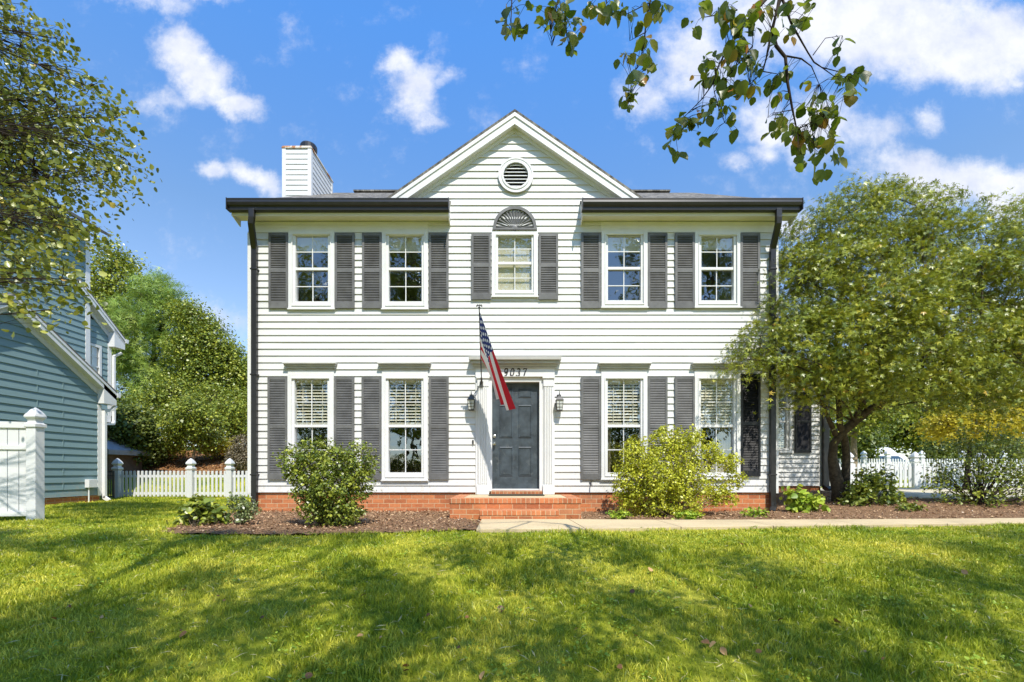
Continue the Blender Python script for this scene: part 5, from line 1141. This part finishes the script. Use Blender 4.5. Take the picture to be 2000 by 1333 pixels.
shrub("boxwood_shrub", "dark green vase shaped shrub below the left ground floor windows", at(643, 6.55), [lobe(575, 903, d, 34), lobe(615, 893, d, 36), lobe(655, 900, d - .1, 36), lobe(700, 900, d, 38), lobe(600, 945, d, 40), lobe(650, 950, d - .15, 48), lobe(695, 945, d, 38), lobe(620, 990, d, 38), lobe(665, 995, d - .1, 40), lobe(690, 1000, d, 22), lobe(640, 1012, d, 30)],
      M['lf_bush'], 95, 15, .034, .038, 'diamond', 90, .008, 'bark', up=.8, outw=.5, contrast=.45, shell=.2)
d = 8.15
shrub("yellow_shrub", "broad yellow green shrub in front of the right ground floor windows", at(1318, 8.05), [lobe(1245, 895, d, 42, .8), lobe(1300, 868, d, 36, .8), lobe(1345, 875, d, 42, .8), lobe(1235, 945, d - .1, 42, .8), lobe(1290, 930, d - .2, 55, .8), lobe(1345, 935, d - .15, 48, .8), lobe(1395, 890, d, 26, .8), lobe(1425, 905, d, 22, .8), lobe(1438, 935, d, 18, .8), lobe(1270, 975, d - .15, 48, .8), lobe(1330, 985, d - .2, 45, .8), lobe(1395, 960, d, 30, .8), lobe(1220, 975, d - .1, 24, .8), lobe(1425, 970, d, 18, .8)],
      M['lf_yellow'], 105, 17, .042, .040, 'diamond', 90, .010, 'bark_pale', up=.8, outw=.5, contrast=.4, shell=.2)
d = 6.7
shrub("hydrangea_plant", "low broad leaved plant at the left end of the mulch bed", at(385, 6.5), [lobe(375, 1005, d, 22), lobe(395, 995, d, 20), lobe(415, 1008, d, 18), lobe(385, 980, d, 10), lobe(430, 1012, d, 12)], M['lf_bush'], 22, 5, .05, .075, 'oval', 22, .006, 'bark', up=1.2, outw=.6, contrast=.5)
shrub("rose_plant", "small grey green rose with pale blooms beside the left downspout", at(472, 6.75), [lobe(468, 988, 6.75, 17), lobe(488, 992, 6.75, 14), lobe(475, 1010, 6.75, 14), lobe(455, 975, 6.75, 8)], M['lf_rose'], 34, 6, .03, .036, 'oval', 26, .005, 'bark', up=.6, outw=.6, contrast=.4)
shrub("fresh_plant", "bright green leafy plant by the wing's brick base", at(1562, 8.7), [lobe(1550, 970, 8.7, 13), lobe(1570, 980, 8.7, 16), lobe(1590, 985, 8.7, 13), lobe(1555, 990, 8.7, 14)], M['lf_fresh'], 20, 6, .05, .085, 'oval', 18, .006, 'bark', up=1.0, outw=.5)
shrub("laurel_shrub", "shaded mixed shrub just right of the maple trunk", at(1700, 9.3), [lobe(1690, 945, 9.4, 26), lobe(1720, 935, 9.4, 20), lobe(1675, 965, 9.3, 22), lobe(1715, 968, 9.3, 24), lobe(1740, 975, 9.3, 18), lobe(1660, 985, 9.3, 16)], M['lf_bush'], 40, 9, .06, .062, 'oval', 36, .007, 'bark', up=.8, outw=.4)
shrub("spreading_shrub", "large open branched shrub at the right edge beside the driveway", at(1910, 9.2), [lobe(1870, 905, 9.3, 50), lobe(1925, 885, 9.3, 52), lobe(1975, 900, 9.3, 55), lobe(1850, 950, 9.2, 34), lobe(1900, 950, 9.1, 50), lobe(1960, 955, 9.1, 55), lobe(2020, 930, 9.2, 60), lobe(1825, 925, 9.3, 18), lobe(1815, 890, 9.3, 10), lobe(1890, 855, 9.4, 24), lobe(1950, 845, 9.4, 24)], M['lf_bush'], 44, 12, .07, .050, 'diamond', 110, .010, 'bark_dark', up=.7, outw=.4, contrast=.5)
for (px, dd, lab) in ((1205, 7.5, "weed tuft at the walkway edge nearest the brick steps"), (1340, 7.35, "sprawling weed under the yellow green shrub"), (1775, 8.5, "low sprig at the driveway corner under the maple"), (1470, 7.9, "tiny weed between the yellow shrub and the right corner")):
    x, y, z = at(px, dd); k = .16 if px != 1775 else .2
    shrub("weed_plant", lab, (x, y, z), [(x, y, z + .07, k, k * .7, .07), (x + .12, y + .02, z + .06, k * .7, k * .6, .05)], M['lf_fresh'] if px != 1775 else M['lf_bush'], 22, 6, .03, .045, 'oval', 14, .003, 'bark', up=1.2)

# ------------------------------------------------------------------ trees behind, left
G = "trees behind the back lawn"
def bt(name, label, basepx, d, lobes, mat, size, n, pc, r=.2, spread=None, kind='diamond', bark='bark', dy=1.0, **kw):
    b = at(basepx, d); L = [lobe(a, c, d + (k if dd is None else dd), rr, dy) for k, (a, c, rr, dd) in zip(np.linspace(-.6, .6, len(lobes)), [(*q, None) if len(q) == 3 else q for q in lobes])]
    return tree(name, label, "tree", b, L, r, M[mat], M[bark], n, pc, spread or size * 1.6, size, kind, G, **kw)
bt("oak_tree", "tall loose broadleaf tree rising directly beside the blue house gable", 205, 31, [(215, 500, 30), (190, 540, 42), (250, 560, 40), (215, 610, 50), (150, 600, 60), (190, 680, 60), (250, 520, 22), (240, 640, 40)], 'lf_tree', .15, 130, 22, .25, spread=.3, shell=.3)
bt("pine_tree", "soft bluish green pine at the middle of the left tree group", 300, 28, [(290, 570, 36), (330, 585, 32), (270, 630, 52), (335, 640, 52), (230, 690, 50), (300, 700, 62), (365, 690, 45), (250, 755, 52), (320, 765, 58), (310, 545, 16)], 'lf_pine', .27, 80, 13, .25, .24, 'needle', shell=.35, outw=.8)
bt("maple_tree", "yellow green rounded tree whose top slopes down towards the white house", 400, 27, [(360, 610, 26), (385, 630, 32), (415, 665, 38), (375, 690, 46), (440, 710, 34), (410, 745, 50), (465, 735, 30), (370, 770, 50), (445, 790, 44), (488, 735, 26), (490, 785, 40), (505, 760, 34), (450, 700, 30), (490, 830, 44)], 'lf_tree', .125, 170, 22, .22, spread=.25, shell=.35)
bt("holly_tree", "dark dense evergreen filling the space behind the small crape myrtle", 420, 24, [(430, 830, 48), (470, 830, 40), (390, 830, 40), (350, 820, 40), (470, 790, 30), (300, 800, 44), (420, 780, 36), (330, 770, 36)], 'lf_tree', .11, 150, 20, .15, spread=.2, shell=.4)
bt("cedar_shrub", "dark spreading evergreen beside the wooden shed", 245, 20, [(225, 820, 30), (260, 830, 34), (235, 860, 36), (270, 870, 34), (240, 895, 30), (285, 850, 24), (295, 880, 22), (215, 790, 20)], 'lf_dark', .12, 110, 18, .08, shell=.4)
bt("crape_myrtle", "small multi stemmed crape myrtle on the straw bank", 376, 20.3, [(375, 800, 24), (345, 830, 28), (405, 825, 28), (375, 845, 34), (340, 860, 22), (410, 860, 24), (375, 780, 14)], 'lf_tree', .10, 100, 12, .07, bark='bark_pale', shell=.25)
for k, (px, lab) in enumerate(((318, "golden leaved shrub left of the crape myrtle stems"), (432, "golden leaved shrub right of the crape myrtle stems"))):
    b = at(px, 21.3); shrub("golden_shrub", lab, b, [lobe(px, 872, 21.3, 26, 1, .55), lobe(px - 22, 880, 21.3, 14, 1, .6), lobe(px + 22, 876, 21.3, 16, 1, .6)], M['lf_gold'], 60, 12, .12, .09, stems=12, r=.02, group="golden shrubs on the bank")
b = at(470, 18.6); shrub("purple_shrub", "rounded purplish grey shrub just left of the white house corner", b, [lobe(470, 890, 18.6, 24), lobe(460, 905, 18.6, 18), lobe(482, 900, 18.6, 22), lobe(472, 868, 18.6, 16)], M['lf_purple'], 170, 12, .07, .055, stems=20, r=.015, shell=.5)
# trees behind, right
bt("pine_tree", "tall trunked tree standing behind the maple just beyond the picket fence", 1672, 18.6, [(1640, 800, 34), (1680, 815, 34), (1725, 808, 34), (1700, 785, 40), (1650, 740, 50), (1740, 770, 50), (1620, 840, 18), (1720, 700, 70)], 'lf_tree', .13, 90, 16, .16, bark='bark_pale', shell=.3)
bt("golden_maple", "golden leaved small tree showing under the maple's right limbs", 1880, 14.0, [(1850, 832, 26), (1900, 826, 30), (1945, 820, 30), (1985, 815, 34), (1820, 838, 16)], 'lf_gold', .09, 120, 14, .08, bark='bark_dark', shell=.2)
bt("oak_tree", "broad green tree behind the white van", 1790, 33, [(1770, 830, 60), (1830, 800, 70), (1720, 790, 70), (1880, 840, 60), (1800, 740, 80), (1650, 780, 60), (1900, 740, 70), (1745, 845, 34), (1790, 850, 40), (1715, 850, 34)], 'lf_tree', .20, 120, 22, .3, shell=.3)
bt("oak_tree", "green tree at the far right beyond the driveway", 1960, 30, [(1950, 840, 60), (2000, 800, 80), (1920, 790, 60), (2080, 850, 80), (1980, 730, 80), (1900, 870, 30), (2060, 720, 90), (1850, 860, 40), (1920, 850, 44)], 'lf_tree', .22, 100, 16, .3, shell=.35)
bt("cedar_shrub", "dark evergreen mass between the fence tree and the white van", 1700, 25, [(1685, 860, 24), (1700, 850, 18), (1665, 850, 30), (1640, 870, 26), (1685, 890, 24), (1640, 900, 22)], 'lf_dark', .14, 100, 18, .08, shell=.35)
bt("cedar_shrub", "dark evergreen mass right of the white van", 1850, 27, [(1830, 880, 26), (1870, 880, 30), (1900, 890, 26), (1850, 860, 26), (1940, 890, 30), (1985, 885, 34), (1810, 890, 12)], 'lf_dark', .14, 100, 18, .08, shell=.35)

# ------------------------------------------------------------------ grass, mulch chips, fallen leaves
def blades(xy, L, wdt, five=True):
    n = len(xy); x, y = xy[:, 0], xy[:, 1]; z = H(x, y) - .012
    clump_l = .72 + .35 * np.sin(x * 11.3 + 2 * np.sin(y * 9.1)) * np.sin(y * 12.7 + 1.5 * np.sin(x * 7.7)) + .5 * np.sin(x * 3.1 + 1.7 * np.sin(y * 2.3)) * np.sin(y * 3.7 + x)
    Ln = L * rng.uniform(.5, 1.35, n) * np.clip(clump_l, .38, 1.45); w_ = wdt * rng.uniform(.6, 1.3, n); a = rng.uniform(0, 2 * np.pi, n)
    lean = rng.uniform(.15, 1.25, n); dx, dy = np.cos(a), np.sin(a); f = rng.uniform(0, 2 * np.pi, n); sx_, sy_ = np.cos(f) * w_, np.sin(f) * w_
    def pt(t, s, k): return np.stack([x + dx * Ln * lean * t * t * .8 + sx_ * s * k, y + dy * Ln * lean * t * t * .8 + sy_ * s * k, z + Ln * t * (1 - .28 * lean * t)], 1)
    V = np.stack([pt(0, -1, 1), pt(0, 1, 1), pt(.6, 1, .8), pt(.6, -1, .8), pt(1, 1, .1), pt(1, -1, .1)], 1)
    i = np.arange(n)[:, None] * 6; Q = np.concatenate([i + [[0, 1, 2, 3]], i + [[3, 2, 4, 5]]], 1)
    return V.reshape(-1, 3), Q.reshape(-1, 4), np.repeat(rng.random(n) * .93 + (rng.random(n) < .06) * .1, 6)
def scatter(n, x0, x1, y0, y1): return np.stack([rng.uniform(x0, x1, n), rng.uniform(y0, y1, n)], 1)
VV, QQ, AA = [], [], []; base_i = 0
for n, x0, x1, y0, y1, L, wd_ in ((95000, -5.2, 5.2, -6.9, -5.0, .058, .0030), (120000, -8.2, 8.2, -5.0, -3.6, .056, .0036), (90000, -10.5, 12, -3.6, -2.0, .055, .0042), (16000, 3, 14, -2.4, -.8, .055, .0048),
                                  (75000, -12.5, -4.4, -2.2, 2.4, .06, .0055), (42000, -12.5, -5.1, 2.4, 6.4, .065, .007), (26000, -18, -5.5, 6.4, 11.0, .07, .010), (12000, 9, 26, 6.3, 13, .08, .010)):
    q = scatter(n, x0, x1, y0, y1); x, y = q[:, 0], q[:, 1]
    keep = np.abs(x) < (y + D0) * 1.22 + .8
    for pl_, jt in ((BED_L, .055), (WALK, .018), (BED_R, .04), (DRIVE, .03)): keep &= ~inpoly(x + rng.normal(0, jt, len(x)), y + rng.normal(0, jt, len(x)), pl_)
    keep &= ~((x > XL - .05) & (x < 8.8) & (y > 0)) & ~((x < NX) & (y > -.7) & (y < 4.3)) & ~((x > sx0) & (x < sx1) & (y > -1.75))
    keep &= ~((x > 8.7) & (y > .6) & (y < 6.3))
    thin = np.sin(x * 2.3 + 1.1 * np.sin(y * 3.3)) * np.sin(y * 2.9 + 1.3 * np.sin(x * 1.9)) + .35 * np.sin(x * 7.1 + y * 5.3)
    keep &= rng.random(len(x)) > np.clip((thin - .35) * .9, 0, .6)
    v, qd, a = blades(q[keep], L, wd_); VV.append(v); QQ.append(qd + base_i); AA.append(a); base_i += len(v)
tag(np_mesh("grass", np.concatenate(VV), 4, np.concatenate(QQ), M['grass'], None, np.concatenate(AA)), kind='stuff', label="sunlit lawn grass blades")
# broad-leaved clover in patches, coarse darker tufts and pale thatch
cc = scatter(420, -8, 9, -6.6, -2.6); q = np.repeat(cc, 14, 0) + rng.normal(0, .045, (420 * 14, 2)); ok = np.abs(q[:, 0]) < (q[:, 1] + D0) * 1.22 + .8
for pl_ in (BED_L, WALK, BED_R): ok &= ~inpoly(q[:, 0], q[:, 1], pl_)
q = q[ok]; pts = np.stack([q[:, 0], q[:, 1], H(q[:, 0], q[:, 1]) + rng.uniform(.015, .04, len(q))], 1)
tag(leaves("clover", None, M['lf_fresh'], pts, rng.normal(0, .4, (len(q), 3)) + [0, 0, 1], .020, 'oval', .1 + .5 * rng.random(len(q))), kind='stuff', label="clover patches in the lawn")
q = scatter(8000, -9, 10, -6.8, -2.2); ok = np.abs(q[:, 0]) < (q[:, 1] + D0) * 1.22 + .8
for pl_ in (BED_L, WALK, BED_R): ok &= ~inpoly(q[:, 0], q[:, 1], pl_)
q = q[ok & ~((q[:, 1] > -1.8))]; pts = np.stack([q[:, 0], q[:, 1], H(q[:, 0], q[:, 1]) + rng.uniform(.004, .03, len(q))], 1)
an = rng.uniform(0, 6.28, len(q)); tv_ = leaves("dry_thatch", None, M['thatch'], pts, rng.normal(0, .25, (len(q), 3)) + [0, 0, 1], rng.uniform(.03, .08, len(q)), 'sliver', .45 + .45 * rng.random(len(q)), np.stack([np.cos(an), np.sin(an), .1 * an], 1)); tag(tv_, kind='stuff', label="pale dry thatch between the grass blades")
for nm, poly, n in (("mulch_chips", BED_L, 7000), ("mulch_chips", BED_R, 12000)):
    p = np.array(poly); q = scatter(n * 2, p[:, 0].min(), p[:, 0].max(), p[:, 1].min(), p[:, 1].max()); q = q[inpoly(q[:, 0], q[:, 1], poly)][:n]
    pts = np.stack([q[:, 0], q[:, 1], H(q[:, 0], q[:, 1]) + .03 + rng.uniform(0, .012, len(q))], 1); nr = np.stack([rng.normal(0, .35, len(q)), rng.normal(0, .35, len(q)), np.ones(len(q))], 1)
    tag(leaves(nm, None, M['chip'], pts, nr, rng.uniform(.012, .042, len(q)), 'diamond', rng.random(len(q)) ** 1.15 * .975 + .025 * (rng.random(len(q)) < .02)), kind='stuff', label="bark chips and straw")
q = scatter(14000, -20, -5, 10.3, 15); pts = np.stack([q[:, 0], q[:, 1], H(q[:, 0], q[:, 1]) + .05], 1)
tag(leaves("fallen_straw", None, M['deadleaf'], pts, rng.normal(0, .4, (len(q), 3)) + [0, 0, 1], .09, 'diamond', .3 + .5 * rng.random(len(q))), kind='stuff', label="fallen leaves on the straw bank")
dl = None
LEAFPX = [(110, 1218), (350, 1240), (195, 1212), (170, 1245), (215, 1330), (365, 1243), (135, 1188), (265, 1196), (425, 1172), (360, 1160), (612, 1192), (520, 1215), (517, 1212), (705, 1172), (740, 1255), (710, 1248), (800, 1310), (832, 1210), (908, 1212), (895, 1270), (800, 1318), (610, 1325), (945, 1320), (1018, 1258), (1010, 1280), (1217, 1312), (1270, 1122), (1316, 1105), (1240, 1162), (1463, 1187), (1475, 1152), (1370, 1260), (1385, 1272), (1408, 1272), (1488, 1280), (1695, 1282), (1725, 1298), (1600, 1100), (1450, 1070), (1240, 1250), (440, 1010 + 170), (630, 1135), (530, 1062), (345, 1068), (1640, 1222), (1890, 1128), (1530, 1215), (1120, 1240), (980, 1190), (860, 1130)]
for k, (px, py) in enumerate(LEAFPX):
    lo_, hi_ = 2.5, 9.0
    for _ in range(40):
        m_ = (lo_ + hi_) / 2; x, y, z = P(px, py, m_)
        if z > h(x, y): lo_ = m_
        else: hi_ = m_
    x, y, z = P(px, py, lo_); z = h(x, y) + .028; s = rng.uniform(.032, .05); an = rng.uniform(0, 6.28)
    lf = leaves("fallen_leaf", None, M['deadleaf'], np.array([[0, 0, 0.]]), np.array([[rng.normal(0, .6), rng.normal(-.1, .6), 1]]), s, 'oval', [rng.choice([.1, .5, .8, .95])], np.array([[math.cos(an), math.sin(an), .1]]))
    lf.location = (x, y, z); tag(lf, "dry curled leaf lying on the lawn grass", "leaf", "fallen leaves on the lawn")
